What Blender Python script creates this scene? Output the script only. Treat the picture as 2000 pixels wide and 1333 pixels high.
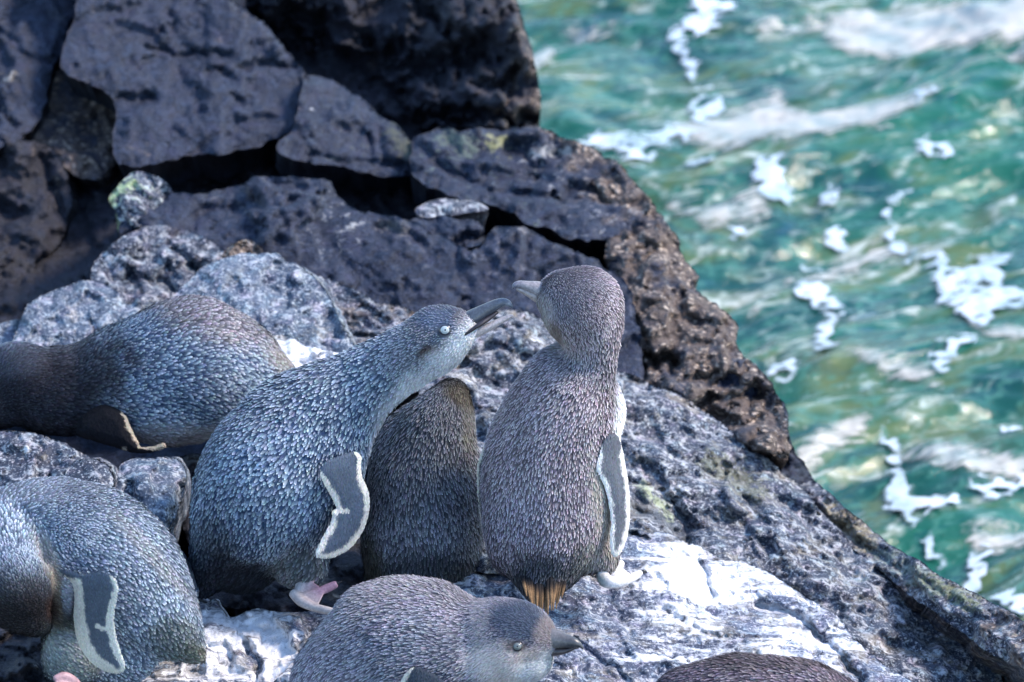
import bpy, bmesh, math, random
import numpy as np
from mathutils import Vector, Matrix
from mathutils.geometry import delaunay_2d_cdt

scene = bpy.context.scene
for _o in list(bpy.data.objects):
    bpy.data.objects.remove(_o)
COL = scene.collection
RNG = np.random.default_rng(7)
random.seed(7)

# ------------------------------------------------------------------ camera
PITCH = math.radians(28.0)
DIST = 4.5
KPX = 0.0005 / DIST                       # tangent per photograph pixel (2000 wide)
FWD = np.array([0.0, math.cos(PITCH), -math.sin(PITCH)])
UPV = np.array([0.0, math.sin(PITCH), math.cos(PITCH)])
RGT = np.array([1.0, 0.0, 0.0])
CAM = -FWD * DIST

cam_data = bpy.data.cameras.new("camera")
cam = bpy.data.objects.new("camera", cam_data)
COL.objects.link(cam)
cam.location = CAM
cam.rotation_euler = (math.pi / 2 - PITCH, 0, 0)
cam_data.sensor_width = 36.0
cam_data.lens = 36.0 / (2000 * KPX)
cam_data.clip_start = 0.1
cam_data.clip_end = 400
cam_data.dof.use_dof = True
cam_data.dof.focus_distance = DIST - 0.12
cam_data.dof.aperture_fstop = 8.0
scene.camera = cam

# ------------------------------------------------------------------ light
SUN_EL, SUN_AZ = math.radians(46), math.radians(82)     # azimuth clockwise from +Y (away from camera) to +X
world = bpy.data.worlds.new("World")
scene.world = world
world.use_nodes = True
wn = world.node_tree.nodes
wl = world.node_tree.links
wn.clear()
w_out = wn.new("ShaderNodeOutputWorld")
w_bg = wn.new("ShaderNodeBackground")
w_sky = wn.new("ShaderNodeTexSky")
w_sky.sky_type = 'NISHITA'
w_sky.sun_disc = False
w_sky.sun_elevation = SUN_EL
w_sky.sun_rotation = SUN_AZ
w_sky.air_density = 1.3
w_sky.dust_density = 0.4
w_sky.ozone_density = 4.0
w_bg.inputs[1].default_value = 0.15
wl.new(w_sky.outputs[0], w_bg.inputs[0])
wl.new(w_bg.outputs[0], w_out.inputs[0])

sun_data = bpy.data.lights.new("sun", 'SUN')
sun_data.energy = 1.9
sun_data.angle = math.radians(13)
sun_data.color = (1.0, 0.86, 0.74)
sun = bpy.data.objects.new("sun", sun_data)
COL.objects.link(sun)
sdir = Vector((math.sin(SUN_AZ) * math.cos(SUN_EL), math.cos(SUN_AZ) * math.cos(SUN_EL), math.sin(SUN_EL)))
sun.rotation_euler = sdir.to_track_quat('Z', 'Y').to_euler()
sun.location = (3, 4, 5)

scene.view_settings.view_transform = 'Standard'
scene.view_settings.look = 'None'
scene.view_settings.gamma = 1.0
scene.view_settings.exposure = 1.62
scene.render.engine = 'CYCLES'
scene.cycles.max_bounces = 6
scene.cycles.transparent_max_bounces = 8
scene.cycles.use_denoising = True

# ------------------------------------------------------------------ helpers
def U(px, py, d=0.0):
    """photograph pixel + distance behind the focus plane (m) -> world point"""
    px = np.asarray(px, float); py = np.asarray(py, float); d = np.asarray(d, float)
    dd = (DIST + d)[..., None] if d.ndim else DIST + d
    ray = FWD + ((px - 1000) * KPX)[..., None] * RGT + ((666.5 - py) * KPX)[..., None] * UPV
    return CAM + ray * dd

def depth_plane(px, py, z0, ax=0.0, ay=0.0):
    px = np.asarray(px, float); py = np.asarray(py, float)
    ray = FWD + ((px - 1000) * KPX)[..., None] * RGT + ((666.5 - py) * KPX)[..., None] * UPV
    t = (z0 + ax * CAM[0] + ay * CAM[1] - CAM[2]) / (ray[..., 2] - ax * ray[..., 0] - ay * ray[..., 1])
    return t - DIST

def _hash(ix, iy, iz, seed):
    with np.errstate(over='ignore'):
        h = (ix.astype(np.uint32) * np.uint32(374761393) + iy.astype(np.uint32) * np.uint32(668265263)
             + iz.astype(np.uint32) * np.uint32(2147483647) + np.uint32((seed * 1274126177) & 0xffffffff))
        h = (h ^ (h >> np.uint32(13))) * np.uint32(1274126177)
        h = (h ^ (h >> np.uint32(16))) * np.uint32(2246822519)
        h = h ^ (h >> np.uint32(13))
    return h.astype(np.float64) / 4294967295.0 * 2 - 1

def vnoise(p, seed=0):
    p = np.asarray(p, float)
    f = np.floor(p); r = p - f
    i = f.astype(np.int64)
    w = r * r * r * (r * (r * 6 - 15) + 10)
    out = 0
    for dx in (0, 1):
        wx = w[:, 0] if dx else 1 - w[:, 0]
        for dy in (0, 1):
            wy = w[:, 1] if dy else 1 - w[:, 1]
            for dz in (0, 1):
                wz = w[:, 2] if dz else 1 - w[:, 2]
                out = out + wx * wy * wz * _hash(i[:, 0] + dx, i[:, 1] + dy, i[:, 2] + dz, seed)
    return out

def fbm(p, octv=4, seed=0, gain=0.5):
    a, s, f = 1.0, 0, 1.0
    for k in range(octv):
        s = s + a * vnoise(p * f, seed + k * 17)
        a *= gain; f *= 2.03
    return s

def smooth(x, a, b):
    t = np.clip((x - a) / (b - a), 0, 1)
    return t * t * (3 - 2 * t)

def crom(pts, n, closed=False):
    """Catmull-Rom through pts (k, dim) -> about n points evenly spread by chord"""
    P = np.asarray(pts, float)
    k = len(P)
    segs = k if closed else k - 1
    L = [np.linalg.norm(P[(i + 1) % k][:2] - P[i][:2]) + 1e-9 for i in range(segs)]
    tot = sum(L)
    out = []
    for i in range(segs):
        m = max(1, int(round(n * L[i] / tot)))
        p1, p2 = P[i], P[(i + 1) % k]
        p0 = P[(i - 1) % k] if (closed or i > 0) else 2 * p1 - p2
        p3 = P[(i + 2) % k] if (closed or i < segs - 1) else 2 * p2 - p1
        for j in range(m):
            t = j / m
            out.append(0.5 * ((2 * p1) + (-p0 + p2) * t + (2 * p0 - 5 * p1 + 4 * p2 - p3) * t * t
                              + (-p0 + 3 * p1 - 3 * p2 + p3) * t ** 3))
    if not closed:
        out.append(P[-1])
    return np.array(out)

def seg_dist(pts, poly, closed=True):
    """distance of pts (n,2) to polyline"""
    P = np.asarray(poly, float)
    A = P; B = np.roll(P, -1, 0)
    if not closed:
        A = P[:-1]; B = P[1:]
    best = np.full(len(pts), 1e9)
    for a, b in zip(A, B):
        ab = b - a
        t = np.clip(((pts - a) @ ab) / (ab @ ab + 1e-12), 0, 1)
        d = np.hypot(*(pts - (a + t[:, None] * ab)).T)
        np.minimum(best, d, out=best)
    return best

def inside(pts, poly):
    P = np.asarray(poly, float)
    x, y = pts[:, 0], pts[:, 1]
    c = np.zeros(len(pts), bool)
    j = len(P) - 1
    for i in range(len(P)):
        xi, yi = P[i]; xj, yj = P[j]
        if yi != yj:
            hit = ((yi > y) != (yj > y)) & (x < (xj - xi) * (y - yi) / (yj - yi) + xi)
            c ^= hit
        j = i
    return c

def make_mesh(name, V, F, mat, colors=None, smooth_shade=True, attrs=None):
    me = bpy.data.meshes.new(name)
    me.from_pydata([tuple(v) for v in V], [], [tuple(f) for f in F])
    if colors is not None:
        ca = me.color_attributes.new("Col", 'FLOAT_COLOR', 'POINT')
        c4 = np.ones((len(V), 4), np.float32)
        c4[:, :colors.shape[1]] = colors
        ca.data.foreach_set("color", c4.ravel())
    for k, a in (attrs or {}).items():
        at = me.attributes.new(k, 'FLOAT', 'POINT')
        at.data.foreach_set("value", np.asarray(a, np.float32))
    if smooth_shade:
        me.polygons.foreach_set("use_smooth", np.ones(len(me.polygons), bool))
    me.materials.append(mat)
    me.update()
    return me

def link(name, me, parent=None, **props):
    o = bpy.data.objects.new(name, me)
    COL.objects.link(o)
    if parent is not None:
        o.parent = parent
    for k, v in props.items():
        if v is not None:
            o[k] = v
    return o

def at_base(me, o):
    """move the origin to the bottom centre of the mesh"""
    n = len(me.vertices)
    co = np.empty(n * 3, np.float32); me.vertices.foreach_get("co", co)
    co = co.reshape(-1, 3)
    b = np.array([(co[:, 0].min() + co[:, 0].max()) / 2, (co[:, 1].min() + co[:, 1].max()) / 2, co[:, 2].min()])
    me.vertices.foreach_set("co", (co - b).ravel().astype(np.float32))
    me.update()
    o.location = b

def tri_fill(outline, step, jitter=0.3, rng=RNG):
    """outline (n,2): triangulated sheet; returns pts, tris, n_outline"""
    lo, hi = outline.min(0), outline.max(0)
    xs = np.arange(lo[0], hi[0], step); ys = np.arange(lo[1], hi[1], step * 0.87)
    gx, gy = np.meshgrid(xs, ys)
    gx = gx + (np.arange(len(ys)) % 2)[:, None] * step * 0.5
    g = np.stack([gx.ravel(), gy.ravel()], 1)
    g += rng.uniform(-jitter, jitter, g.shape) * step
    g = g[inside(g, outline)]
    if len(g):
        g = g[seg_dist(g, outline) > step * 0.55]
    n = len(outline)
    allp = np.vstack([outline, g])
    vs, es, fs, ov, oe, of = delaunay_2d_cdt([Vector(p) for p in allp], [], [list(range(n))], 1, 1e-6)
    P = np.array([(v.x, v.y) for v in vs])
    return P, [list(f) for f in fs], n
# ------------------------------------------------------------------ materials
class NT:
    def __init__(self, name):
        self.m = bpy.data.materials.new(name); self.m.use_nodes = True
        self.t = self.m.node_tree; self.n = self.t.nodes; self.n.clear()
        self.out = self.n.new("ShaderNodeOutputMaterial")
        self.p = self.n.new("ShaderNodeBsdfPrincipled")
        self.lk(self.p.outputs[0], self.out.inputs[0])
    def lk(self, a, b): self.t.links.new(a, b)
    def put(self, sock, v):
        if hasattr(v, "is_linked") or hasattr(v, "links"): self.lk(v, sock)
        else: sock.default_value = v
    def noise(self, vec, scale, detail=4, rough=0.5, dist=0.0):
        n = self.n.new("ShaderNodeTexNoise"); self.lk(vec, n.inputs["Vector"])
        n.inputs["Scale"].default_value = scale; n.inputs["Detail"].default_value = detail
        n.inputs["Roughness"].default_value = rough; n.inputs["Distortion"].default_value = dist
        return n.outputs["Fac"]
    def voro(self, vec, scale, feature='F1', out="Distance"):
        n = self.n.new("ShaderNodeTexVoronoi"); n.feature = feature
        self.lk(vec, n.inputs["Vector"]); n.inputs["Scale"].default_value = scale
        return n.outputs[out]
    def math(self, op, a, b=0.0, c=0.0):
        n = self.n.new("ShaderNodeMath"); n.operation = op
        self.put(n.inputs[0], a); self.put(n.inputs[1], b)
        if op in ('MULTIPLY_ADD',): self.put(n.inputs[2], c)
        return n.outputs[0]
    def ramp(self, v, a, b, lo=0.0, hi=1.0):
        n = self.n.new("ShaderNodeMapRange"); n.interpolation_type = 'SMOOTHSTEP'
        self.put(n.inputs["Value"], v); self.put(n.inputs["From Min"], a); self.put(n.inputs["From Max"], b)
        n.inputs["To Min"].default_value = lo; n.inputs["To Max"].default_value = hi
        return n.outputs["Result"]
    def mix(self, f, a, b, mode='MIX'):
        n = self.n.new("ShaderNodeMix"); n.data_type = 'RGBA'; n.blend_type = mode
        self.put(n.inputs[0], f)
        for s, v in ((n.inputs[6], a), (n.inputs[7], b)):
            if isinstance(v, tuple): s.default_value = (*v, 1)
            else: self.lk(v, s)
        return n.outputs[2]
    def pos(self): return self.n.new("ShaderNodeNewGeometry").outputs["Position"]
    def attr(self, name, out="Fac"):
        n = self.n.new("ShaderNodeAttribute"); n.attribute_name = name
        return n.outputs[out]
    def scalevec(self, vec, s, rot=(0, 0, 0)):
        n = self.n.new("ShaderNodeMapping"); self.lk(vec, n.inputs[0])
        n.inputs["Rotation"].default_value = rot
        n.inputs["Scale"].default_value = s
        return n.outputs[0]
    def bump(self, h, strength, dist, normal=None):
        n = self.n.new("ShaderNodeBump"); n.inputs["Strength"].default_value = strength
        n.inputs["Distance"].default_value = dist; self.lk(h, n.inputs["Height"])
        if normal is not None: self.lk(normal, n.inputs["Normal"])
        return n.outputs[0]

def rock_material(name, c1, c2, speck, brown=0.0, fine=1.0, gcol=(0.80, 0.80, 0.82), rough=0.75, bumpd=0.004, veins=0.5):
    t = NT(name); P = t.pos()
    st = t.scalevec(P, (1, 1, 1.9), (0.5, 0.35, 0.4))
    n1 = t.noise(st, 14, 8, 0.62, 0.6)
    n2 = t.noise(st, 70 * fine, 6, 0.65, 0.3)
    n3 = t.noise(P, 330 * fine, 3, 0.6)
    col = t.mix(t.ramp(n1, 0.38, 0.64), c1, c2)
    col = t.mix(t.ramp(n2, 0.50, 0.62, 0, 0.85), col, speck)
    col = t.mix(t.ramp(n3, 0.55, 0.64, 0, 0.75), col, speck)
    col = t.mix(t.ramp(n3, 0.34, 0.45, 0.8, 0), col, (c1[0] * 0.35, c1[1] * 0.35, c1[2] * 0.35))
    hn = t.noise(P, 55, 3, 0.6)
    col = t.mix(t.ramp(hn, 0.52, 0.66, 0, 0.5), col, (0.72, 1.0, 1.08), 'MULTIPLY')
    col = t.mix(t.ramp(hn, 0.34, 0.48, 0.5, 0), col, (1.08, 0.86, 1.0), 'MULTIPLY')
    # fine dark veins and fractures
    wv = t.n.new("ShaderNodeVectorMath"); wv.operation = 'ADD'
    sc = t.n.new("ShaderNodeVectorMath"); sc.operation = 'SCALE'; sc.inputs[3].default_value = 0.035
    nn = t.n.new("ShaderNodeTexNoise"); t.lk(st, nn.inputs["Vector"]); nn.inputs["Scale"].default_value = 24
    nn.inputs["Detail"].default_value = 5
    t.lk(nn.outputs["Color"], sc.inputs[0]); t.lk(st, wv.inputs[0]); t.lk(sc.outputs[0], wv.inputs[1])
    v1 = t.voro(wv.outputs[0], 26 * fine, 'DISTANCE_TO_EDGE')
    vein = t.math('MULTIPLY', t.ramp(v1, 0.0, 0.03, 1, 0), t.ramp(n1, 0.50, 0.66, 0, veins * 0.7))
    col = t.mix(vein, col, (c1[0] * 0.3, c1[1] * 0.28, c1[2] * 0.28))
    # brown crust (barnacle and algae growth)
    cr = t.voro(wv.outputs[0], 95, 'F1')
    bn = t.noise(P, 20, 5, 0.6)
    bm = t.math('MULTIPLY', t.ramp(t.math('ADD', t.attr("crust"), bn), 0.62, 0.86), 1.0)
    bcol = t.mix(t.ramp(cr, 0.15, 0.55), (0.50, 0.40, 0.32), (0.06, 0.042, 0.035))
    bcol = t.mix(t.ramp(n2, 0.42, 0.62), bcol, (0.13, 0.10, 0.085))
    col = t.mix(bm, col, bcol)
    # guano: splashed white with streaks
    st2 = t.scalevec(P, (8, 36, 30), (0.2, 0.5, 0.5))
    g1 = t.noise(st2, 1.0, 8, 0.68, 0.9)
    g2 = t.noise(P, 120, 5, 0.7)
    gv = t.math('ADD', t.math('MULTIPLY_ADD', g2, 0.35, t.attr("guano")), g1)
    gm = t.ramp(gv, 1.02, 1.20)
    col = t.mix(t.math('MULTIPLY', t.ramp(gv, 0.93, 1.06), t.ramp(bn, 0.45, 0.6, 0, 0.45)), col, (0.26, 0.22, 0.15))
    col = t.mix(t.math('MULTIPLY', gm, t.ramp(n3, 0.28, 0.45, 0.55, 1.0)), col, gcol)
    # stains painted along traced shapes
    pn = t.ramp(t.math('ADD', t.attr("Col", "Alpha"), t.math('MULTIPLY_ADD', t.math('ADD', g2, n2), 3.2, -3.2)), 0.2, 1.2, 0, 0.7)
    col = t.mix(pn, col, t.attr("Col", "Color"))
    t.lk(col, t.p.inputs["Base Color"])
    t.put(t.p.inputs["Roughness"], t.ramp(n2, 0.3, 0.7, rough - 0.18, rough + 0.12))
    t.p.inputs["Specular IOR Level"].default_value = 0.35
    h = t.math('ADD', t.math('MULTIPLY', n2, 1.0), t.math('MULTIPLY', n3, 0.35))
    h = t.math('SUBTRACT', h, t.math('MULTIPLY', vein, 0.8))
    h = t.math('ADD', h, t.math('MULTIPLY', bm, t.math('MULTIPLY', t.ramp(cr, 0.1, 0.6, 1, 0), 1.2)))
    t.lk(t.bump(h, 0.9, bumpd), t.p.inputs["Normal"])
    return t.m

M = {}
M['dark'] = rock_material("rock_dark", (0.009, 0.013, 0.027), (0.017, 0.024, 0.046), (0.036, 0.046, 0.078), veins=1.0)
M['black'] = rock_material("rock_black", (0.009, 0.009, 0.014), (0.016, 0.017, 0.027), (0.032, 0.034, 0.050), veins=0.8)
M['mid'] = rock_material("rock_mid", (0.018, 0.024, 0.042), (0.058, 0.070, 0.102), (0.42, 0.43, 0.45), veins=0.9)
M['light'] = rock_material("rock_light", (0.040, 0.058, 0.090), (0.11, 0.135, 0.18), (0.42, 0.45, 0.48), veins=0.6)
M['ledge'] = rock_material("rock_ledge", (0.035, 0.046, 0.080), (0.105, 0.125, 0.185), (0.46, 0.48, 0.53), veins=0.9)

def feather_material():
    t = NT("plumage")
    t.lk(t.attr("Col", "Color"), t.p.inputs["Base Color"])
    t.p.inputs["Roughness"].default_value = 0.65
    t.p.inputs["Specular IOR Level"].default_value = 0.06
    return t.m
M['plumage'] = feather_material()

def skin_material(name, rough, spec, bump_scale, bumpd, var=0.25):
    t = NT(name)
    P = t.pos()
    n = t.noise(P, bump_scale, 4, 0.6)
    n2 = t.noise(P, bump_scale * 0.25, 3, 0.6)
    c = t.attr("Col", "Color")
    dk = t.mix(1.0, c, (0.45, 0.45, 0.48), 'MULTIPLY')
    col = t.mix(t.ramp(n, 0.40, 0.62, var, 0), c, dk)
    col = t.mix(t.ramp(n2, 0.35, 0.6, var, 0), col, dk)
    t.lk(col, t.p.inputs["Base Color"])
    t.p.inputs["Roughness"].default_value = rough
    t.p.inputs["Specular IOR Level"].default_value = spec
    t.lk(t.bump(n, 0.6, bumpd), t.p.inputs["Normal"])
    return t.m
M['flipper'] = skin_material("flipper_skin", 0.75, 0.08, 700, 0.0006, 0.45)
M['bill'] = skin_material("bill_horn", 0.32, 0.5, 420, 0.0003, 0.5)
M['foot'] = skin_material("foot_skin", 0.5, 0.4, 380, 0.0005, 0.35)
M['eye'] = skin_material("eye_surface", 0.08, 0.6, 900, 0.00002, 0.1)

# ------------------------------------------------------------------ rocks
def rock(name, outline, dep, mat, R=40, Rd=0.5, back=0.35, seed=1, facet=(70, 0.010, 0.12), noise_amp=0.006,
         rag=3.0, cracks=(), stains=(), guano=0.0, gspots=(), crust=0.0, step=6, stretch=(1, 1, 0),
         taper=0.75, kind=None, label=None, category=None, group=None, bumps=()):
    rng = np.random.default_rng(seed * 101 + 5)
    out = np.asarray(outline, float)
    per = np.sum(np.hypot(*(np.roll(out, -1, 0) - out).T))
    o2 = crom(out, int(per / (step * 0.9)), True)
    # ragged edge
    tn = np.roll(o2, -1, 0) - np.roll(o2, 1, 0)
    tn /= np.linalg.norm(tn, axis=1)[:, None] + 1e-9
    nr = np.stack([tn[:, 1], -tn[:, 0]], 1)
    q = np.column_stack([o2 * 0.03, np.full(len(o2), seed * 3.1)])
    o2 = o2 + nr * (fbm(q, 4, seed, 0.6) * rag)[:, None]
    P, F, n = tri_fill(o2, step, 0.3, rng)
    c = o2.mean(0)
    if dep[0] == 'z':
        d = depth_plane(P[:, 0], P[:, 1], *dep[1:])
    else:
        d = dep[1] + dep[2] * (P[:, 0] - c[0]) / 100 + dep[3] * (P[:, 1] - c[1]) / 100
    e = seg_dist(P, o2)
    x = np.clip(e / R, 0, 1)
    d = d + R * 0.0005 * Rd * (1 - np.sqrt(np.maximum(0, 1 - (1 - x) ** 2)))
    # facets: tilted fracture planes
    fs, fa, fg = facet
    sx, sy, ang = stretch
    ca, sa = math.cos(math.radians(ang)), math.sin(math.radians(ang))
    def loc(Q):
        u = (Q[:, 0] * ca + Q[:, 1] * sa) / sx; v = (-Q[:, 0] * sa + Q[:, 1] * ca) / sy
        return np.stack([u, v], 1)
    wq = np.column_stack([P * 0.02, np.full(len(P), seed * 1.7)])
    Pw = loc(P) + np.stack([fbm(wq, 3, seed + 3), fbm(wq, 3, seed + 9)], 1) * fs * 0.28
    lo, hi = Pw.min(0) - fs, Pw.max(0) + fs
    for lev, (s_, a_) in enumerate(((fs, fa), (fs * 0.42, fa * 0.45))):
        nc = max(6, int((hi - lo).prod() / (s_ * s_)))
        nc = min(nc, 700)
        C = rng.uniform(lo, hi, (nc, 2))
        off = rng.normal(0, a_, nc); gr = rng.normal(0, fg, (nc, 2)) * 0.0005
        idx = np.empty(len(P), int); d1 = np.empty(len(P)); d2 = np.empty(len(P)); idx2 = np.empty(len(P), int)
        for a in range(0, len(P), 4000):
            D = np.hypot(Pw[a:a + 4000, 0, None] - C[None, :, 0], Pw[a:a + 4000, 1, None] - C[None, :, 1])
            k = np.argpartition(D, 1, axis=1)[:, :2]
            r = np.arange(len(D))
            sw = D[r, k[:, 0]] > D[r, k[:, 1]]
            k[sw] = k[sw][:, ::-1]
            idx[a:a + 4000] = k[:, 0]; idx2[a:a + 4000] = k[:, 1]
            d1[a:a + 4000] = D[r, k[:, 0]]; d2[a:a + 4000] = D[r, k[:, 1]]
        def val(i): return off[i] + np.sum(gr[i] * (Pw - C[i]), 1)
        b = 0.5 + 0.5 * smooth(d2 - d1, 0, max(s_ * 0.24, step * 2.5))
        d = d + val(idx) * b + val(idx2) * (1 - b)
        d = d + a_ * 0.5 * np.exp(-((d2 - d1) / max(s_ * 0.05, step * 1.3)) ** 2) * (rng.random(nc)[idx] > 0.7)
    W = U(P[:, 0], P[:, 1], d)
    d = d + fbm(W * 26, 5, seed + 21, 0.55) * noise_amp + np.abs(fbm(W * np.array([55, 55, 95.0]), 3, seed + 33, 0.55)) * noise_amp * 0.8 + np.abs(fbm(W * 9, 3, seed + 41)) * noise_amp * 1.4
    for b_ in bumps:                       # (px, py, rx, ry, height m)
        rr = ((P[:, 0] - b_[0]) / b_[2]) ** 2 + ((P[:, 1] - b_[1]) / b_[3]) ** 2
        d = d - b_[4] * np.exp(-rr)
    for pts, wd, dp in cracks:
        pl = crom(pts, 24)
        jq = np.column_stack([P * 0.05, np.full(len(P), seed * 2.3)])
        dist = seg_dist(P + np.stack([fbm(jq, 3, 5), fbm(jq, 3, 8)], 1) * wd * 0.9, pl, False)
        d = d + dp * np.exp(-(dist / wd) ** 2)
    V = U(P[:, 0], P[:, 1], d)
    # thickness: rings of the outline running back into the rock
    nV = len(V)
    cc = V.mean(0)
    rings = [V[:n]]
    bdir = np.array([0, 0.80, -0.60])
    m0 = V[:n].mean(0)
    for f, tp in ((0.12, 0.995), (0.35, 0.97), (0.7, 0.9), (1.0, taper)):
        r_ = m0 + (V[:n] - m0) * tp + bdir * back * f
        r_ = r_ + (fbm(r_ * 12, 3, seed + 60) * 0.010 * min(1, back / 0.2))[:, None] * np.array([0.5, 0.6, 0.5])
        rings.append(r_)
    allV = [V]
    Fs = list(F)
    prev = list(range(n)); base = nV
    # orientation: faces must look at the camera
    a_, b_, c_ = (np.array(V[i]) for i in F[0][:3])
    if np.dot(np.cross(b_ - a_, c_ - a_), FWD) > 0:
        Fs = [f[::-1] for f in Fs]
    area = np.sum(o2[:, 0] * np.roll(o2[:, 1], -1) - np.roll(o2[:, 0], -1) * o2[:, 1])
    for r_ in rings[1:]:
        cur = list(range(base, base + n)); base += n
        allV.append(r_)
        for i in range(n):
            j = (i + 1) % n
            q_ = [prev[i], prev[j], cur[j], cur[i]]
            Fs.append(q_ if area < 0 else q_[::-1])
        prev = cur
    Fs.append(prev if area < 0 else prev[::-1])
    VV = np.vstack(allV)
    extra = len(VV) - nV
    g = np.full(len(VV), guano, float)
    PP = np.vstack([P] + [P[:n]] * (extra // n))
    for gx, gy, gr_, ga in gspots:
        g = g + ga * np.exp(-((PP[:, 0] - gx) ** 2 + (PP[:, 1] - gy) ** 2) / gr_ ** 2)
    colr = np.zeros((len(VV), 4), np.float32)
    for sp in stains:                      # (polyline, width, colour)
        dd = seg_dist(PP, crom(sp[0], 16), False) if len(sp[0]) > 1 else np.hypot(*(PP - np.array(sp[0][0])).T)
        a = np.exp(-(dd / sp[1]) ** 2)
        up = a > colr[:, 3]
        colr[up, :3] = sp[2]; colr[:, 3] = np.maximum(colr[:, 3], a)
    if callable(crust): cr = crust(PP)
    else: cr = np.full(len(VV), crust, float)
    me = make_mesh(name, VV, Fs, mat, colr, True, {"guano": g, "crust": cr})
    o = link(name, me, None, label=label, category=category, kind=kind, group=group)
    at_base(me, o)
    return o
# ------------------------------------------------------------------ ground and sea
WATER_Z = -0.75
def shore_x(y): return np.interp(y, [-1.5, -.3, .17, .56, .98, 1.6, 4], [.85, .36, .10, .10, .02, -.15, -1.8])
def ground_z(x, y):
    e = np.maximum(0, x - shore_x(y))
    z = -0.290 - 1.05 * e - 0.9 * np.maximum(0, e - 0.06)
    z = z - 0.12 * smooth(y, 0.35, 0.7)
    return np.maximum(z, -2.0)

def build_ground():
    xs = np.concatenate([np.linspace(-6, -1.5, 20)[:-1], np.arange(-1.5, 0.9, 0.013), np.linspace(0.9, 4, 12)])
    ys = np.concatenate([np.linspace(-6, -0.7, 16)[:-1], np.arange(-0.7, 1.9, 0.012), np.linspace(1.9, 9, 18)])
    X, Y = np.meshgrid(xs, ys)
    p = np.column_stack([X.ravel(), Y.ravel(), np.zeros(X.size)])
    z = ground_z(p[:, 0], p[:, 1]) + fbm(p * 9, 5, 3, 0.55) * 0.022 + np.abs(fbm(p * 30, 3, 8)) * 0.006
    z = z + smooth(-p[:, 0], 0.55, 0.9) * (0.10 * np.abs(fbm(p * 4, 4, 12)) + 0.05 * fbm(p * 14, 4, 14))
    V = np.column_stack([p[:, :2], z])
    nx, ny = len(xs), len(ys)
    i = np.arange(nx * ny).reshape(ny, nx)
    F = np.stack([i[:-1, :-1].ravel(), i[:-1, 1:].ravel(), i[1:, 1:].ravel(), i[1:, :-1].ravel()], 1)
    me = make_mesh("rocky_ground", V, F.tolist(), M['dark'], np.zeros((len(V), 4)), True,
                   {"guano": np.full(len(V), 0.02), "crust": np.full(len(V), 0.02)})
    link("rocky_ground", me, None, kind="structure", label="dark rocky ground between the boulders", category="ground")
build_ground()

def wave(x, y):
    p = np.column_stack([x * 1.0, y * 1.0, np.zeros_like(x)])
    wx = fbm(p * 2.2, 3, 71) * 0.12; wy = fbm(p * 2.2 + 7, 3, 72) * 0.12
    xr = (x + wx) * math.cos(0.5) + (y + wy) * math.sin(0.5)      # along the crests
    yr = -(x + wx) * math.sin(0.5) + (y + wy) * math.cos(0.5)
    z = 0.020 * np.sin(yr * 2 * math.pi / 0.75 + 0.8 + 0.7 * np.sin(xr * 2.1))
    q = np.column_stack([xr * 3.0, yr * 9.0, np.zeros_like(x)])
    z = z + fbm(q, 4, 75, 0.5) * 0.016
    q2 = np.column_stack([xr * 14.0, yr * 34.0, np.zeros_like(x)])
    z = z + fbm(q2, 3, 77, 0.5) * 0.0042
    return z

def water_material():
    t = NT("sea_water"); P = t.pos()
    st = t.scalevec(P, (1.0, 1.0, 1.0), (0, 0, -0.5))
    s1 = t.scalevec(st, (2.4, 5.0, 1))
    n1 = t.noise(s1, 1.0, 5, 0.55, 0.7)
    n2 = t.noise(t.scalevec(st, (5, 10, 1)), 1.0, 6, 0.6, 1.0)
    n3 = t.noise(t.scalevec(st, (11, 34, 1)), 1.0, 6, 0.62, 1.2)
    n4 = t.noise(P, 2.1, 3, 0.5, 0.4)
    n5 = t.noise(t.scalevec(st, (40, 70, 1)), 1.0, 4, 0.6, 0.6)
    col = t.mix(t.ramp(n1, 0.38, 0.62), (0.004, 0.050, 0.047), (0.010, 0.100, 0.064))
    col = t.mix(t.ramp(n2, 0.46, 0.64, 0, 0.9), col, (0.085, 0.130, 0.050))
    col = t.mix(t.ramp(n4, 0.54, 0.68, 0, 0.75), col, (0.150, 0.165, 0.050))
    col = t.mix(t.ramp(n2, 0.28, 0.42, 0.8, 0), col, (0.004, 0.050, 0.085))
    col = t.mix(t.ramp(n5, 0.50, 0.62, 0, 0.55), col, (0.06, 0.19, 0.14))
    # pale tone drawn out in strands
    col = t.mix(t.ramp(n3, 0.57, 0.70, 0, 0.65), col, (0.36, 0.42, 0.37))
    # thin strands of foam in a torn net
    ad = t.n.new("ShaderNodeVectorMath"); ad.operation = 'ADD'
    sc = t.n.new("ShaderNodeVectorMath"); sc.operation = 'SCALE'; sc.inputs[3].default_value = 0.16
    nn = t.n.new("ShaderNodeTexNoise"); t.lk(P, nn.inputs["Vector"]); nn.inputs["Scale"].default_value = 7; nn.inputs["Detail"].default_value = 6
    t.lk(nn.outputs["Color"], sc.inputs[0]); t.lk(st, ad.inputs[0]); t.lk(sc.outputs[0], ad.inputs[1])
    ve = t.voro(t.scalevec(ad.outputs[0], (4.5, 11, 1)), 1.0, 'DISTANCE_TO_EDGE')
    net = t.math('MULTIPLY', t.ramp(ve, 0.0, 0.075, 1, 0), t.ramp(t.math('ADD', n2, t.math('MULTIPLY', n5, 0.5)), 0.72, 0.92, 0, 0.8))
    col = t.mix(net, col, (0.52, 0.55, 0.50))
    t.lk(col, t.p.inputs["Base Color"])
    t.p.inputs["Roughness"].default_value = 0.10
    t.p.inputs["IOR"].default_value = 1.33
    h = t.math('ADD', n3, t.math('MULTIPLY', n5, 0.5))
    t.lk(t.bump(h, 0.35, 0.010), t.p.inputs["Normal"])
    return t.m
M['water'] = water_material()

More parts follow.
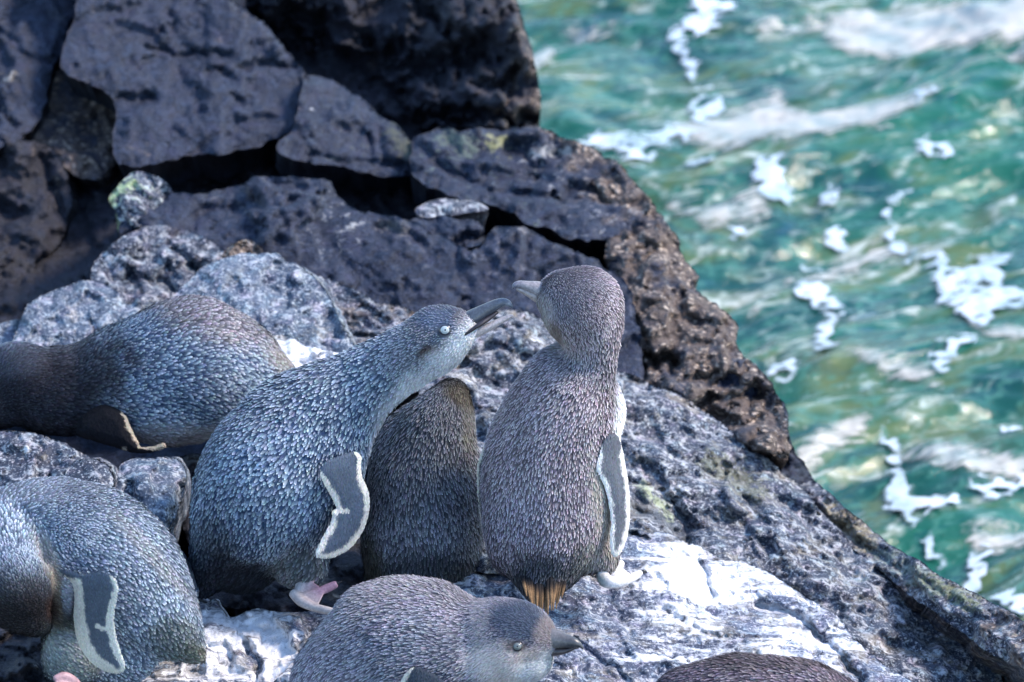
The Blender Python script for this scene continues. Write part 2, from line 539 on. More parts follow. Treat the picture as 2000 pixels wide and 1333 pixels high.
def build_water():
    xs = np.concatenate([-np.geomspace(60, 0.5, 22)[:-1], np.arange(-0.5, 1.5, 0.008), np.geomspace(1.5, 60, 22)])
    ys = np.concatenate([[-60, -20, -5, -1.5, -0.6], np.arange(-0.3, 3.8, 0.008), np.geomspace(3.8, 300, 40)])
    X, Y = np.meshgrid(xs, ys)
    x, y = X.ravel(), Y.ravel()
    V = np.column_stack([x, y, WATER_Z + wave(x, y)])
    nx, ny = len(xs), len(ys)
    i = np.arange(nx * ny).reshape(ny, nx)
    F = np.stack([i[:-1, :-1].ravel(), i[:-1, 1:].ravel(), i[1:, 1:].ravel(), i[1:, :-1].ravel()], 1)
    me = make_mesh("sea", V, F.tolist(), M['water'])
    link("sea", me, None, kind="structure", label="clear green sea water below the rocks", category="water")
build_water()

def foam_material():
    t = NT("foam_and_sky_streaks"); P = t.pos()
    st = t.scalevec(P, (1, 1, 1), (0, 0, -0.5))
    n = t.noise(P, 34, 6, 0.65, 0.5)
    ns = t.noise(t.scalevec(st, (16, 110, 1)), 1.0, 6, 0.68, 1.2)
    nb = t.noise(P, 13, 6, 0.7, 0.6)
    vd = t.voro(t.scalevec(st, (26, 44, 1)), 1.0, 'DISTANCE_TO_EDGE')
    lace = t.ramp(vd, 0.04, 0.30, 0, 0.75)
    e = t.attr("edge"); th = t.attr("thin")
    a1 = t.ramp(t.math('ADD', t.math('SUBTRACT', t.math('MULTIPLY', e, 1.02), lace), t.math('MULTIPLY_ADD', t.math('ADD', n, nb), 1.9, -1.9)), 0.0, 0.55)
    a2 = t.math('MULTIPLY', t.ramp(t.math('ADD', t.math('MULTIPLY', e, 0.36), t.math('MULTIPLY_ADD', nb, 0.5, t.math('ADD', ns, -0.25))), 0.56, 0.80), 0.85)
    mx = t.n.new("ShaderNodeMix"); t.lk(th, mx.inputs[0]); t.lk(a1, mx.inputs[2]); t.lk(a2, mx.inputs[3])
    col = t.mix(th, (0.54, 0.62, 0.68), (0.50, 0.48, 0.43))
    col = t.mix(t.ramp(nb, 0.35, 0.62, 0.7, 0), col, (0.20, 0.32, 0.34))
    t.lk(col, t.p.inputs["Base Color"])
    t.p.inputs["Roughness"].default_value = 0.8
    t.lk(mx.outputs[0], t.p.inputs["Alpha"])
    return t.m
M['foam'] = foam_material()

FOAM = [
 [(1810,470),(1850,460),(1880,475),(1930,458),(1965,455),(1975,490),(1965,540),(2010,550),(2040,560),(2030,600),(1960,590),(1930,625),(1900,615),(1870,580),(1840,560),(1845,520)],
 [(1545,535),(1580,520),(1620,540),(1640,580),(1700,590),(1705,612),(1650,602),(1610,597),(1570,560)],
 [(1140,292),(1190,270),(1250,262),(1320,248),(1355,262),(1330,290),(1290,300),(1250,332),(1200,312)],
 [(1340,20),(1370,-10),(1428,-5),(1410,25),(1370,52),(1345,42)],
 [(1320,42),(1342,52),(1342,84),(1315,88),(1306,60)],
 [(1333,86),(1362,90),(1362,128),(1344,130)],
 [(1340,178),(1392,172),(1408,205),(1380,243),(1348,226)],
 [(1358,142),(1388,142),(1390,168),(1360,168)],
 [(1775,200),(1820,192),(1835,212),(1788,222)],
 [(1478,330),(1510,318),(1537,340),(1550,378),(1500,383),(1472,352)],
 [(1336,308),(1393,306),(1393,338),(1348,338)],
 [(1726,378),(1770,342),(1783,354),(1745,390)],
 [(1728,418),(1760,412),(1798,450),(1792,468),(1748,452)],
 [(1616,412),(1652,412),(1658,442),(1622,443)],
 [(1592,640),(1628,598),(1638,620),(1628,650),(1644,677),(1598,684)],
 [(1826,690),(1890,667),(1898,686),(1850,728),(1828,728)],
 [(1740,912),(1772,918),(1800,950),(1884,958),(1862,977),(1812,987),(1790,1014),(1758,992),(1732,960)],
 [(1722,846),(1752,848),(1764,914),(1744,914)],
 [(1878,1104),(1898,1050),(1932,1042),(1922,1090),(1906,1144),(1866,1134)],
 [(1926,1152),(1960,1132),(2020,1150),(2020,1186),(1960,1172)],
 [(1797,1008),(1842,1040),(1842,1064),(1813,1047)],
 [(1900,930),(1960,918),(2010,896),(2020,930),(1918,957)],
 [(1796,273),(1850,271),(1854,302),(1798,303)],
 [(1498,718),(1548,697),(1555,742),(1508,754)],
 [(1600,350),(1640,345),(1640,372),(1605,375)],
 [(1420,436),(1450,430),(1452,452),(1424,456)],
 [(1560,460),(1600,455),(1606,480),(1566,482)],
 [(1960,820),(1990,812),(1996,838),(1964,842)],
 [(1680,760),(1715,750),(1722,772),(1690,784)],
]
SKY_STREAKS = [  # pale sky reflected on wave faces, painted as streaky beige sheets
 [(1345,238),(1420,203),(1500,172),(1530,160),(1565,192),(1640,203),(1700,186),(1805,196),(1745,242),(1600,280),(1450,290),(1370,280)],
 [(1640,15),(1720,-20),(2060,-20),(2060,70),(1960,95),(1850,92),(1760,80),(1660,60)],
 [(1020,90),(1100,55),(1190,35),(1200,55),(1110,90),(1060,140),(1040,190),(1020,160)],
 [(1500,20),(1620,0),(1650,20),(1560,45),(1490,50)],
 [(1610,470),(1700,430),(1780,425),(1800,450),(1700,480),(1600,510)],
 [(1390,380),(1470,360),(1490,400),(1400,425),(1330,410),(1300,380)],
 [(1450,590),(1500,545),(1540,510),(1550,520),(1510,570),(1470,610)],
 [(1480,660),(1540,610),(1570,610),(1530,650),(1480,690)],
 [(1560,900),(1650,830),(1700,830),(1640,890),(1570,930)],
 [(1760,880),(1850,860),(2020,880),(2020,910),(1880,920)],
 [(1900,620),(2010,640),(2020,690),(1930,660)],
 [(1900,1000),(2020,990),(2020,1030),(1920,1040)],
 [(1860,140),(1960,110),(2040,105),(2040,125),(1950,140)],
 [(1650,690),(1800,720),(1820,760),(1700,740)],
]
def build_foam():
    Vs, Fs, E, T = [], [], [], []
    base = 0
    for lst, thin in ((SKY_STREAKS, 1.0), (FOAM, 0.0)):
        for k, ol in enumerate(lst):
            o2 = crom(np.array(ol, float), 80, True)
            cen = o2.mean(0)
            o2 = cen + (o2 - cen) * 1.2
            q = np.column_stack([o2 * 0.05, np.full(len(o2), k * 2.0)])
            o2 = o2 + np.stack([fbm(q, 3, 5 + k), fbm(q, 3, 9 + k)], 1) * 5
            P, F, n = tri_fill(o2, 9, 0.3)
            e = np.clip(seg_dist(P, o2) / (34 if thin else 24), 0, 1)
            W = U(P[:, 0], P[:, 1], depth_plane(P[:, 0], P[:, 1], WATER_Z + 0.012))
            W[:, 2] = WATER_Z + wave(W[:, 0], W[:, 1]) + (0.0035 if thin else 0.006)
            a, b, c = (W[i] for i in F[0][:3])
            if np.cross(b - a, c - a)[2] < 0: F = [f[::-1] for f in F]
            Vs.append(W); Fs += [[i + base for i in f] for f in F]
            E.append(e); T.append(np.full(len(P), thin)); base += len(P)
    me = make_mesh("foam_and_sky_streaks", np.vstack(Vs), Fs, M['foam'], None, True, {"edge": np.concatenate(E), "thin": np.concatenate(T)})
    link("foam_and_sky_streaks", me, None, kind="stuff", label="white foam patches and painted pale sky reflections on the green sea", category="foam")
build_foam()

# ------------------------------------------------------------------ rocks, far to near
BROWN = (0.10, 0.07, 0.05); LIME = (0.42, 0.55, 0.25); GREEN = (0.14, 0.16, 0.07); OCHRE = (0.22, 0.17, 0.08); PALE = (0.45, 0.44, 0.42)

rock("rock_wall", [(-120,-60),(120,-100),(620,-60),(760,120),(860,240),(900,330),(930,420),(900,520),(600,600),(300,640),(60,720),(-120,760)],
     ('p', 1.01, .0, -.11), M['black'], seed=40, R=30, back=.4, step=8, facet=(60,.012,.2), noise_amp=.014, crust=-.1, guano=-.05, gspots=[(160,320,30,.16),(175,370,20,.16)],
     kind="structure", label="dark brown rock wall deep in the gaps between the slabs", category="rock")
rock("rock_slab", [(-80,-90),(140,-90),(172,0),(165,60),(125,105),(104,140),(72,235),(20,282),(-80,290)], ('p', .98, .02, -.055), M['dark'],
     seed=2, R=20, rag=5, back=.7, noise_amp=.004, gspots=[(120,35,45,.28),(10,150,28,.30)], cracks=[([(0,60),(60,110),(100,120)],7,.012)],
     label="dark weathered rock block left of the big smooth slab, pale patch on top", category="rock")
rock("rock_slab", [(112,-90),(440,-90),(455,0),(515,44),(572,112),(598,150),(592,236),(545,268),(450,302),(372,306),(292,322),(232,318),(222,250),(220,195),(160,160),(120,135),(125,80),(150,0)],
     ('p', .93, .015, -.05), M['dark'], seed=3, R=18, rag=5, back=.8, facet=(150, .008, .10), noise_amp=.0028, guano=-.05,
     cracks=[([(285,92),(340,104),(380,100)],6,.016),([(395,100),(430,106),(452,104)],5,.018),([(470,132),(520,122),(570,130)],7,.022),
             ([(400,140),(415,142),(425,140)],8,.02),([(230,190),(270,195),(300,190)],7,.022),([(370,308),(460,240),(540,228)],5,.008),([(330,20),(350,80),(390,120)],9,.007)],
     label="big smooth dark blue grey slab above the black hollow", category="rock")
rock("rock_slab", [(104,142),(165,150),(226,196),(232,290),(215,345),(165,352),(110,312),(60,262),(84,195)], ('p', .95, .02, -.06), M['dark'],
     seed=4, R=16, rag=6, back=.6, noise_amp=.008, crust=.25, label="small brownish rock wedged under the corner of the big smooth slab", category="rock")
rock("rock_slab", [(-80,275),(30,270),(90,282),(128,330),(140,400),(118,470),(70,520),(20,600),(-80,620)], ('p', .80, .02, -.05), M['black'],
     seed=5, R=24, rag=6, back=.6, facet=(70, .014, .15), cracks=[([(80,300),(110,380),(130,440)],9,.02)],
     label="dark purple grey angular rock in deep shade above the rounded boulder", category="rock")
rock("boulder", [(425,-90),(950,-90),(1000,-20),(1022,40),(1046,130),(1056,190),(1048,243),(1000,250),(900,246),(830,252),(790,232),(722,186),(660,156),(600,134),(570,100),(540,60),(500,20),(450,-10)],
     ('p', 1.12, -.03, -.035), M['black'], seed=6, R=55, Rd=.9, back=.7, facet=(70, .022, .25), noise_amp=.007,  # near-black rock tone paints in the shade of the overhang
     cracks=[([(500,20),(600,110),(720,175),(800,230)],26,.09),([(620,100),(720,120),(830,130),(920,110)],34,.07),([(770,225),(880,222),(1000,232),(1048,238)],13,.07),
             ([(930,170),(990,160),(1020,140)],8,.04),([(990,200),(1010,160),(1015,130)],7,.03),([(560,20),(640,40),(700,70)],16,.04),([(840,20),(880,80),(900,120)],8,.03)],
     gspots=[(960,20,30,.2)], crust=lambda Q: 0.22 * smooth(Q[:, 0], 930, 1050),
     label="large near black overhanging boulder at the edge of the sea", category="boulder")
rock("rock_slab", [(594,152),(655,160),(743,224),(803,272),(815,308),(800,343),(715,336),(605,318),(548,296),(545,275),(578,242)], ('p', .88, .02, -.07), M['dark'],
     seed=7, R=18, rag=5, back=.6, facet=(110, .008, .10), noise_amp=.003, gspots=[(610,215,16,.30),(600,255,16,.26),(590,240,60,.06)], stains=[([(770,260),(800,300)],20,(0.075,0.08,0.05))],
     cracks=[([(600,300),(690,315),(780,320)],6,.012)], label="tilted grey slab with pale spots, next to the big smooth slab", category="rock")
rock("rock_slab", [(806,285),(840,256),(960,250),(1055,252),(1125,278),(1190,312),(1222,350),(1268,400),(1240,440),(1205,460),(1185,470),(1120,462),(1050,442),(960,404),(900,392),(850,372),(812,345)],
     ('p', .80, .0, -.08), M['dark'], seed=8, R=18, rag=6, back=.6, facet=(80, .010, .13), noise_amp=.007, stretch=(2.2, 1, 18),
     crust=lambda Q: 0.42 * smooth(Q[:, 0] + (320 - Q[:, 1]) * 0.8, 1050, 1200), stains=[([(955,285),(980,275)],12,(0.30,0.29,0.13)),([(870,270),(920,290)],22,(0.10,0.13,0.10)),([(1040,300),(1110,296)],10,PALE)],
     cracks=[([(850,320),(930,360),(1020,380),(1050,350)],7,.016),([(1110,372),(1140,368),(1180,380)],10,.03),([(1010,385),(1060,382),(1190,395)],5,.014)],
     label="layered grey slab with brown crusted seaward edge, under the black boulder", category="rock")
rock("stone", [(812,408),(845,390),(890,388),(928,394),(952,410),(900,420),(830,424)], ('p', .68, .01, -.10), M['mid'], seed=9, R=22, back=.2, step=4, facet=(60,.003,.06),
     label="flat pale stone lying in the dark gap between the slabs", category="stone")
rock("stone", [(805,428),(860,424),(920,430),(946,448),(942,476),(905,482),(850,460),(815,446)], ('p', .64, .01, -.08), M['dark'], seed=10, R=26, back=.2, step=4, facet=(60,.004,.06),
     cracks=[([(880,482),(915,470),(945,462)],10,.03)], label="dark rounded stone with a hollow beneath, below the flat pale stone", category="stone")
rock("rock_slab", [(230,440),(330,385),(430,372),(490,350),(560,343),(650,360),(668,386),(705,412),(790,432),(850,458),(930,488),(960,450),(1010,438),(1080,470),(1180,520),(1235,590),(1240,760),(1000,700),(820,660),(700,620),(600,580),(520,520),(440,490),(300,480)],
     ('p', .58, .0, -.055), M['dark'], seed=11, R=18, rag=6, back=.5, facet=(120, .009, .10), noise_amp=.0035, guano=-.03,
     cracks=[([(515,405),(580,388),(640,380)],5,.012),([(380,420),(420,405),(470,412)],8,.014),([(740,440),(780,452),(830,470)],8,.012)],
     stains=[([(690,440)],9,PALE),([(1020,445)],14,(0.2,0.19,0.2)),([(750,440),(790,450)],14,(0.13,0.12,0.11))],
     label="long smooth dark slab rising behind the calling penguin's head", category="rock")
rock("boulder", [(1150,330),(1200,318),(1265,378),(1312,458),(1352,530),(1368,572),(1432,632),(1452,690),(1495,725),(1530,812),(1545,900),(1480,880),(1400,830),(1320,770),(1240,740),(1215,640),(1205,560),(1180,500),(1190,440)],
     ('p', .55, -.01, -.085), M['dark'], seed=12, R=40, Rd=.8, back=.8, facet=(62, .016, .30), noise_amp=.009, crust=.36, rag=8,
     gspots=[(1460,720,50,.05)], cracks=[([(1225,720),(1260,700),(1310,705)],16,.06),([(1230,440),(1260,480),(1240,520)],12,.02),([(1340,740),(1440,750),(1520,790)],14,.03),([(1380,640),(1330,600),(1340,560)],10,.02)],
     label="barnacle crusted brown boulder between the standing penguin and the sea", category="boulder")
rock("rock_spur", [(1440,700),(1490,735),(1535,800),(1548,870),(1590,930),(1640,985),(1560,960),(1480,900),(1430,840),(1400,760)],
     ('p', .42, .04, -.06), M['dark'], seed=33, R=30, back=.5, facet=(35,.012,.2), noise_amp=.012, crust=.12, rag=6, gspots=[(1540,860,40,.22)],
     label="dark wet rock spur at the waterline beneath the barnacle crusted boulder", category="rock")
rock("boulder", [(212,388),(240,352),(272,336),(320,350),(342,390),(330,424),(285,448),(240,432),(220,404)], ('p', .66, .01, -.05), M['mid'], seed=13, R=26, back=.2, step=4,
     facet=(40,.008,.12), stains=[([(218,392),(232,370),(262,356)],11,LIME)], label="small rock with a bright lime green patch of growth", category="boulder")
rock("boulder", [(180,520),(250,456),(330,440),(420,476),(445,520),(420,560),(350,600),(270,610),(200,590)], ('p', .56, .01, -.07), M['mid'], seed=14, R=36, back=.3, step=5,
     facet=(50,.010,.16), gspots=[(370,455,40,.15),(300,500,40,.05)], cracks=[([(330,480),(370,510),(400,540)],8,.02),([(250,540),(310,550),(350,580)],9,.02)],
     label="bluish grey speckled boulder behind the big pale boulder", category="boulder")
rock("stone", [(435,500),(450,482),(480,468),(512,488),(500,505),(460,512)], ('p', .52, .01, -.06), M['mid'], seed=15, R=14, back=.1, step=3, crust=.4, facet=(20,.006,.15),
     label="small rusty brown stone on top of the big pale boulder's edge", category="stone")
rock("boulder", [(560,560),(612,538),(680,560),(740,590),(800,606),(850,640),(900,700),(860,760),(700,760),(620,720),(590,640)], ('p', .40, .0, -.09), M['mid'], seed=16, R=30, back=.3, step=4,
     facet=(36,.009,.18), noise_amp=.007, crust=.16, guano=.12, stretch=(2, 1, 25), cracks=[([(650,645),(700,660),(750,655)],8,.03)],
     label="rough brownish grey rock sloping down behind the calling penguin's neck", category="boulder")
rock("boulder", [(338,585),(372,545),(405,518),(452,500),(526,494),(560,508),(592,522),(640,572),(662,622),(692,690),(640,712),(560,700),(480,690),(380,640)], ('p', .37, .0, -.07), M['light'],
     seed=17, R=45, back=.3, step=4, facet=(55,.007,.12), noise_amp=.006, guano=.10, gspots=[(630,650,26,.25),(530,500,30,.12),(540,590,50,.05)],
     stains=[([(450,545),(465,530)],15,(0.10,0.115,0.135)),([(600,655)],16,(0.05,0.06,0.07))], label="big pale blue grey lichen mottled boulder behind the two left penguins", category="boulder")
rock("boulder", [(30,690),(45,615),(62,588),(130,556),(182,547),(230,568),(248,592),(272,583),(280,615),(260,700),(120,740)], ('p', .40, .0, -.07), M['light'],
     seed=18, R=40, back=.3, step=4, facet=(50,.007,.13), guano=.07, gspots=[(140,610,18,.3),(150,640,40,.1)], label="rounded pale blue grey boulder behind the dark hunched penguin's back", category="boulder")
rock("boulder", [(-70,640),(-10,632),(42,626),(30,660),(20,720),(-70,740)], ('p', .42, .0, -.07), M['light'], seed=19, R=22, back=.3, step=4, facet=(40,.006,.13),
     label="grey rock tucked beside the rounded pale boulder, split off by a dark gap", category="boulder")
rock("boulder", [(500,672),(545,656),(600,676),(660,690),(720,688),(760,720),(720,800),(600,800),(520,740)], ('p', .24, .0, -.09), M['light'], seed=20, R=26, back=.25, step=4,
     facet=(34,.006,.16), guano=.52, label="white splashed rock between the grey penguin's tail and the calling penguin", category="boulder")
rock("rock_slope", [(860,640),(900,618),(960,606),(1030,612),(1080,640),(1160,700),(1240,738),(1330,775),(1400,820),(1480,885),(1540,930),(1570,960),(1650,1045),(1760,1130),(1880,1230),(1960,1330),(1960,1420),(1800,1400),(1660,1290),(1520,1190),(1380,1130),(1240,1100),(1000,1130),(850,1060),(830,900),(820,760)],
     ('z', -.200, -.26, 0.03), M['mid'], seed=21, R=34, Rd=.8, back=.6, step=5, facet=(46,.011,.24), noise_amp=.012, guano=.27, stretch=(2.4, 1, 28),
     crust=lambda Q: 0.02 + 0.24 * smooth(Q[:, 0] * 0.55 - Q[:, 1], -120, 30), gspots=[(1290,985,60,.10),(960,700,60,.08),(1400,1000,80,.04)],
     stains=[([(1255,955),(1290,985),(1310,1015)],13,(0.36,0.40,0.24)),([(1390,900),(1480,960)],30,(0.12,0.12,0.07)),([(1250,990),(1330,1050)],24,(0.035,0.045,0.055))],
     cracks=[([(1320,980),(1340,1030),(1345,1060)],8,.02),([(900,650),(960,640),(1000,660)],8,.016),([(880,720),(930,690),(990,670)],9,.02),([(1300,880),(1400,930),(1480,1000)],6,.012)],
     kind="structure", label="grey brown rock slope running down to the sea behind the standing penguin", category="rock")
rock("rock_slab", [(1545,940),(1575,930),(1640,982),(1740,1062),(1850,1130),(1960,1190),(2080,1262),(2080,1345),(1980,1300),(1880,1238),(1790,1170),(1700,1100),(1620,1030),(1580,985)],
     ('p', .12, -.05, -.08), M['mid'], seed=22, R=24, back=.5, step=4, facet=(40,.010,.22), noise_amp=.009, stretch=(3, 1, 35), crust=.20,
     stains=[([(1620,1000),(1700,1060)],26,OCHRE),([(1720,1080),(1800,1130)],22,(0.15,0.19,0.15)),([(1800,1130),(1900,1180)],20,GREEN),([(1590,970),(1610,1010)],9,(0.05,0.03,0.03))],
     cracks=[([(1640,1030),(1720,1090),(1800,1150)],6,.012)], label="long greenish brown slab edging the rock beside the sea", category="rock")
rock("rock_slab", [(1560,965),(1600,1000),(1680,1085),(1780,1165),(1880,1240),(1990,1310),(2080,1350),(2080,1440),(1780,1440),(1700,1300),(1640,1210),(1560,1150),(1500,1110),(1520,1020)],
     ('z', -.235, -.27, 0.0), M['mid'], seed=23, R=28, back=.4, step=4, facet=(42,.015,.30), stretch=(1.8, 1, 38), guano=.27, noise_amp=.009, crust=.02,
     cracks=[([(1580,1000),(1640,1070),(1720,1150),(1800,1200)],9,.03),([(1830,1230),(1900,1260),(1930,1240)],9,.03),([(1850,1290),(1930,1330)],10,.03)],
     stains=[([(1860,1290),(1920,1320)],22,(0.06,0.035,0.028)),([(1600,1120)],38,(0.05,0.055,0.07))], label="broken blue grey rock strip between the white ledge and the sea edge", category="rock")
rock("rock_ledge", [(840,1120),(930,1075),(1000,1075),(1120,1060),(1222,1046),(1290,1042),(1340,1058),(1402,1086),(1480,1108),(1548,1150),(1600,1182),(1645,1215),(1690,1270),(1760,1320),(1860,1400),(1900,1500),(560,1500),(600,1260),(760,1170)],
     ('z', -.212, -.10, 0.02), M['ledge'], seed=24, R=26, Rd=.7, back=.35, step=4, facet=(60,.005,.13), noise_amp=.005, stretch=(2.2, 1, 24), guano=.35,
     gspots=[(1420,1150,110,.14),(1300,1080,90,.12),(1240,1110,60,-.10),(1180,1170,70,-.10),(1100,1160,60,-.06),(1560,1290,120,.12),(1450,1230,60,-.10),(1260,1250,60,.08),(1000,1120,80,-.16)],
     cracks=[([(1370,1100),(1385,1140),(1395,1165)],7,.018),([(1480,1180),(1560,1210),(1620,1260),(1680,1330)],7,.02),([(1120,1250),(1180,1290),(1230,1333)],5,.010),
             ([(1300,1190),(1380,1240),(1450,1250)],5,.008),([(1590,1240),(1640,1230),(1650,1210)],8,.016)],
     bumps=[(1610,1205,36,22,.012),(1480,1270,60,40,.008)],
     kind="structure", label="guano whitened rock ledge under the standing penguin", category="rock")
rock("rock_ledge", [(300,1200),(345,1172),(372,1165),(400,1180),(420,1172),(445,1205),(500,1190),(560,1195),(640,1195),(720,1200),(800,1240),(800,1500),(150,1500),(240,1340)],
     ('z', -.222, 0.0, 0.0), M['ledge'], seed=25, R=20, Rd=.7, back=.3, step=4, facet=(46,.008,.18), noise_amp=.004, guano=.39,
     gspots=[(470,1230,80,.12),(560,1260,60,.12),(600,1290,26,-.2),(490,1290,22,-.25),(640,1200,60,-.2)],
     cracks=[([(445,1205),(470,1225),(530,1230)],6,.012),([(480,1265),(500,1290),(505,1330)],8,.022),([(590,1300),(560,1320),(550,1345)],6,.014)],
     kind="structure", label="white splashed broken ledge below the calling penguin's tail", category="rock")
rock("boulder", [(-80,850),(0,842),(80,850),(150,880),(190,910),(190,960),(150,1010),(-80,1080)], ('p', .03, .0, -.07), M['mid'], seed=26, R=34, back=.25, step=4, facet=(46,.006,.14), guano=.08,
     gspots=[(52,878,14,.4),(86,893,10,.35),(5,852,16,.3)], label="dark speckled rock under the dark hunched penguin at the far left", category="boulder")
rock("boulder", [(140,905),(175,898),(205,905),(222,935),(215,980),(170,1010),(120,960)], ('p', -.01, .0, -.05), M['mid'], seed=27, R=36, Rd=1.0, back=.2, step=4, facet=(60,.003,.08), noise_amp=.003,
     label="small round blue grey boulder against the larger speckled one", category="boulder")
rock("boulder", [(222,930),(240,905),(275,895),(330,893),(355,905),(362,950),(345,1000),(330,1050),(360,1100),(375,1160),(350,1230),(280,1240),(200,1100),(195,990)], ('p', -.04, .0, -.06), M['light'], seed=28, R=40, Rd=.9, back=.2, step=4,
     facet=(50,.006,.14), noise_amp=.005, guano=.03, gspots=[(325,945,12,.3)], cracks=[([(350,950),(345,1000),(330,1040)],8,.02),([(270,1030),(300,1060),(320,1090)],10,.02),([(300,1130),(330,1135),(350,1120)],8,.02)],
     label="blue grey granular boulder between the preening penguin and the calling penguin", category="boulder")
rock("boulder", [(330,905),(420,880),(520,880),(760,1050),(780,1200),(640,1215),(500,1190),(400,1180),(380,1100),(350,1000)], ('z', -.228, .02, .05), M['black'], seed=29, R=30, back=.25, step=5,
     facet=(40,.006,.15), crust=.1, label="dark rock in shade beneath the calling penguin", category="boulder")
rock("boulder", [(-80,1200),(40,1215),(90,1240),(130,1275),(150,1320),(140,1420),(-80,1440)], ('p', -.20, .0, -.08), M['black'], seed=30, R=30, back=.2, step=4,
     facet=(36,.008,.2), noise_amp=.006, guano=.0, gspots=[(70,1300,16,.3),(95,1330,30,.28),(20,1290,12,.25),(60,1265,10,.25)],
     label="dark rock with pale flecks under the bowed penguin's head", category="boulder")
# ------------------------------------------------------------------ penguins
def norm(v): return v / (np.linalg.norm(v) + 1e-12)

def sweep(pts, n=40, seg=28, flat=None):
    """closed tube along (px, py, d, half-width px, half-depth px)"""
    pts = [tuple(p) if len(p) == 5 else (*p, p[3] * 0.92) for p in pts]
    S = crom(np.array(pts, float), n)
    C = U(S[:, 0], S[:, 1], S[:, 2])
    k = KPX * (DIST + S[:, 2])
    w = np.maximum(S[:, 3], 0.3) * k; h = np.maximum(S[:, 4], 0.3) * k
    T = np.gradient(C, axis=0)
    V = []
    ref = None
    for i in range(len(C)):
        t = norm(T[i])
        s = np.cross(t, FWD)
        if np.linalg.norm(s) < 0.25 and ref is not None:
            s = ref - t * (ref @ t)
        s = norm(s)
        if ref is not None and s @ ref < 0: s = -s
        ref = s
        nn = np.cross(s, t)
        for j in range(seg):
            a = 2 * math.pi * j / seg
            V.append(C[i] + s * w[i] * math.cos(a) + nn * h[i] * math.sin(a))
    m = len(C)
    F = []
    for i in range(m - 1):
        for j in range(seg):
            k2 = (j + 1) % seg
            F.append([i * seg + j, i * seg + k2, (i + 1) * seg + k2, (i + 1) * seg + j])
    V = list(V)
    t0, t1 = norm(T[0]), norm(T[-1])
    V.append(C[0] - t0 * w[0] * 0.6); V.append(C[-1] + t1 * w[-1] * 0.6)
    a, b = len(V) - 2, len(V) - 1
    for j in range(seg):
        k2 = (j + 1) % seg
        F.append([a, k2, j]); F.append([b, (m - 1) * seg + j, (m - 1) * seg + k2])
    return np.array(V), F, C, T

def ellipsoid(px, py, d, rx, ry, rd, ang=0):
    """ellipsoid, radii in pixels along the picture plane and in depth"""
    k = KPX * (DIST + d)
    c = U(px, py, d)
    ca, sa = math.cos(math.radians(ang)), math.sin(math.radians(ang))
    ax = (RGT * ca + UPV * sa) * rx * k; ay = (-RGT * sa + UPV * ca) * ry * k; az = FWD * rd * k
    V, F = [], []
    nu, nv = 24, 14
    for i in range(1, nv):
        th = math.pi * i / nv
        for j in range(nu):
            ph = 2 * math.pi * j / nu
            V.append(c + ay * math.cos(th) + (ax * math.cos(ph) + az * math.sin(ph)) * math.sin(th))
    V.append(c + ay); V.append(c - ay)
    for i in range(nv - 2):
        for j in range(nu):
            k2 = (j + 1) % nu
            F.append([i * nu + j, i * nu + k2, (i + 1) * nu + k2, (i + 1) * nu + j])
    for j in range(nu):
        k2 = (j + 1) % nu
        F.append([len(V) - 2, k2, j]); F.append([len(V) - 1, (nv - 2) * nu + j, (nv - 2) * nu + k2])
    return np.array(V), F

def fuse(parts, voxel, smooth_it):
    """union of closed shells as one continuous surface"""
    Vs, Fs, b = [], [], 0
    for V, F in parts:
        Vs.append(V); Fs += [[i + b for i in f] for f in F]; b += len(V)
    me = bpy.data.meshes.new("tmp"); me.from_pydata([tuple(v) for v in np.vstack(Vs)], [], Fs)
    bm = bmesh.new(); bm.from_mesh(me)
    bmesh.ops.recalc_face_normals(bm, faces=bm.faces[:]); bm.to_mesh(me); bm.free()
    o = bpy.data.objects.new("tmp", me); COL.objects.link(o)
    r = o.modifiers.new("r", 'REMESH'); r.mode = 'VOXEL'; r.voxel_size = voxel
    s = o.modifiers.new("s", 'SMOOTH'); s.iterations = smooth_it; s.factor = 0.5
    dg = bpy.context.evaluated_depsgraph_get()
    m2 = bpy.data.meshes.new_from_object(o.evaluated_get(dg))
    bpy.data.objects.remove(o); bpy.data.meshes.remove(me)
    m2.materials.clear()
    n = len(m2.vertices)
    V = np.empty(n * 3, np.float32); m2.vertices.foreach_get("co", V); V = V.reshape(-1, 3).astype(float)
    m2.calc_loop_triangles()
    T = np.empty(len(m2.loop_triangles) * 3, np.int32); m2.loop_triangles.foreach_get("vertices", T); T = T.reshape(-1, 3)
    polys = [list(p.vertices) for p in m2.polygons]
    N = np.empty(n * 3, np.float32); m2.vertices.foreach_get("normal", N); N = N.reshape(-1, 3).astype(float)
    bpy.data.meshes.remove(m2)
    return V, polys, T, N

def to_px(W):
    q = W - CAM
    z = q @ FWD
    return np.stack([1000 + (q @ RGT) / z / KPX, 666.5 - (q @ UPV) / z / KPX], 1), z - DIST

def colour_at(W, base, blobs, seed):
    """dark and tip plumage colours at world points; blobs are plumage markings plus some painted light and shade (px, py, rx, ry, angle, dark, tip, strength)"""
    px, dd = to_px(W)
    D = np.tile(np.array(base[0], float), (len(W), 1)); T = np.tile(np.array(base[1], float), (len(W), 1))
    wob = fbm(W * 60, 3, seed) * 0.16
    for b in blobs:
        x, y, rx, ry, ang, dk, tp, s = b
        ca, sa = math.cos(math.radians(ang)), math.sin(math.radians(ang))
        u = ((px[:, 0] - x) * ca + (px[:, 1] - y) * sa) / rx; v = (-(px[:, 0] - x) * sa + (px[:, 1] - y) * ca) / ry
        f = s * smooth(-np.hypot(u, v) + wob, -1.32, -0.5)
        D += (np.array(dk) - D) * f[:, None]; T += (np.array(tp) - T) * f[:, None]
    return D, T

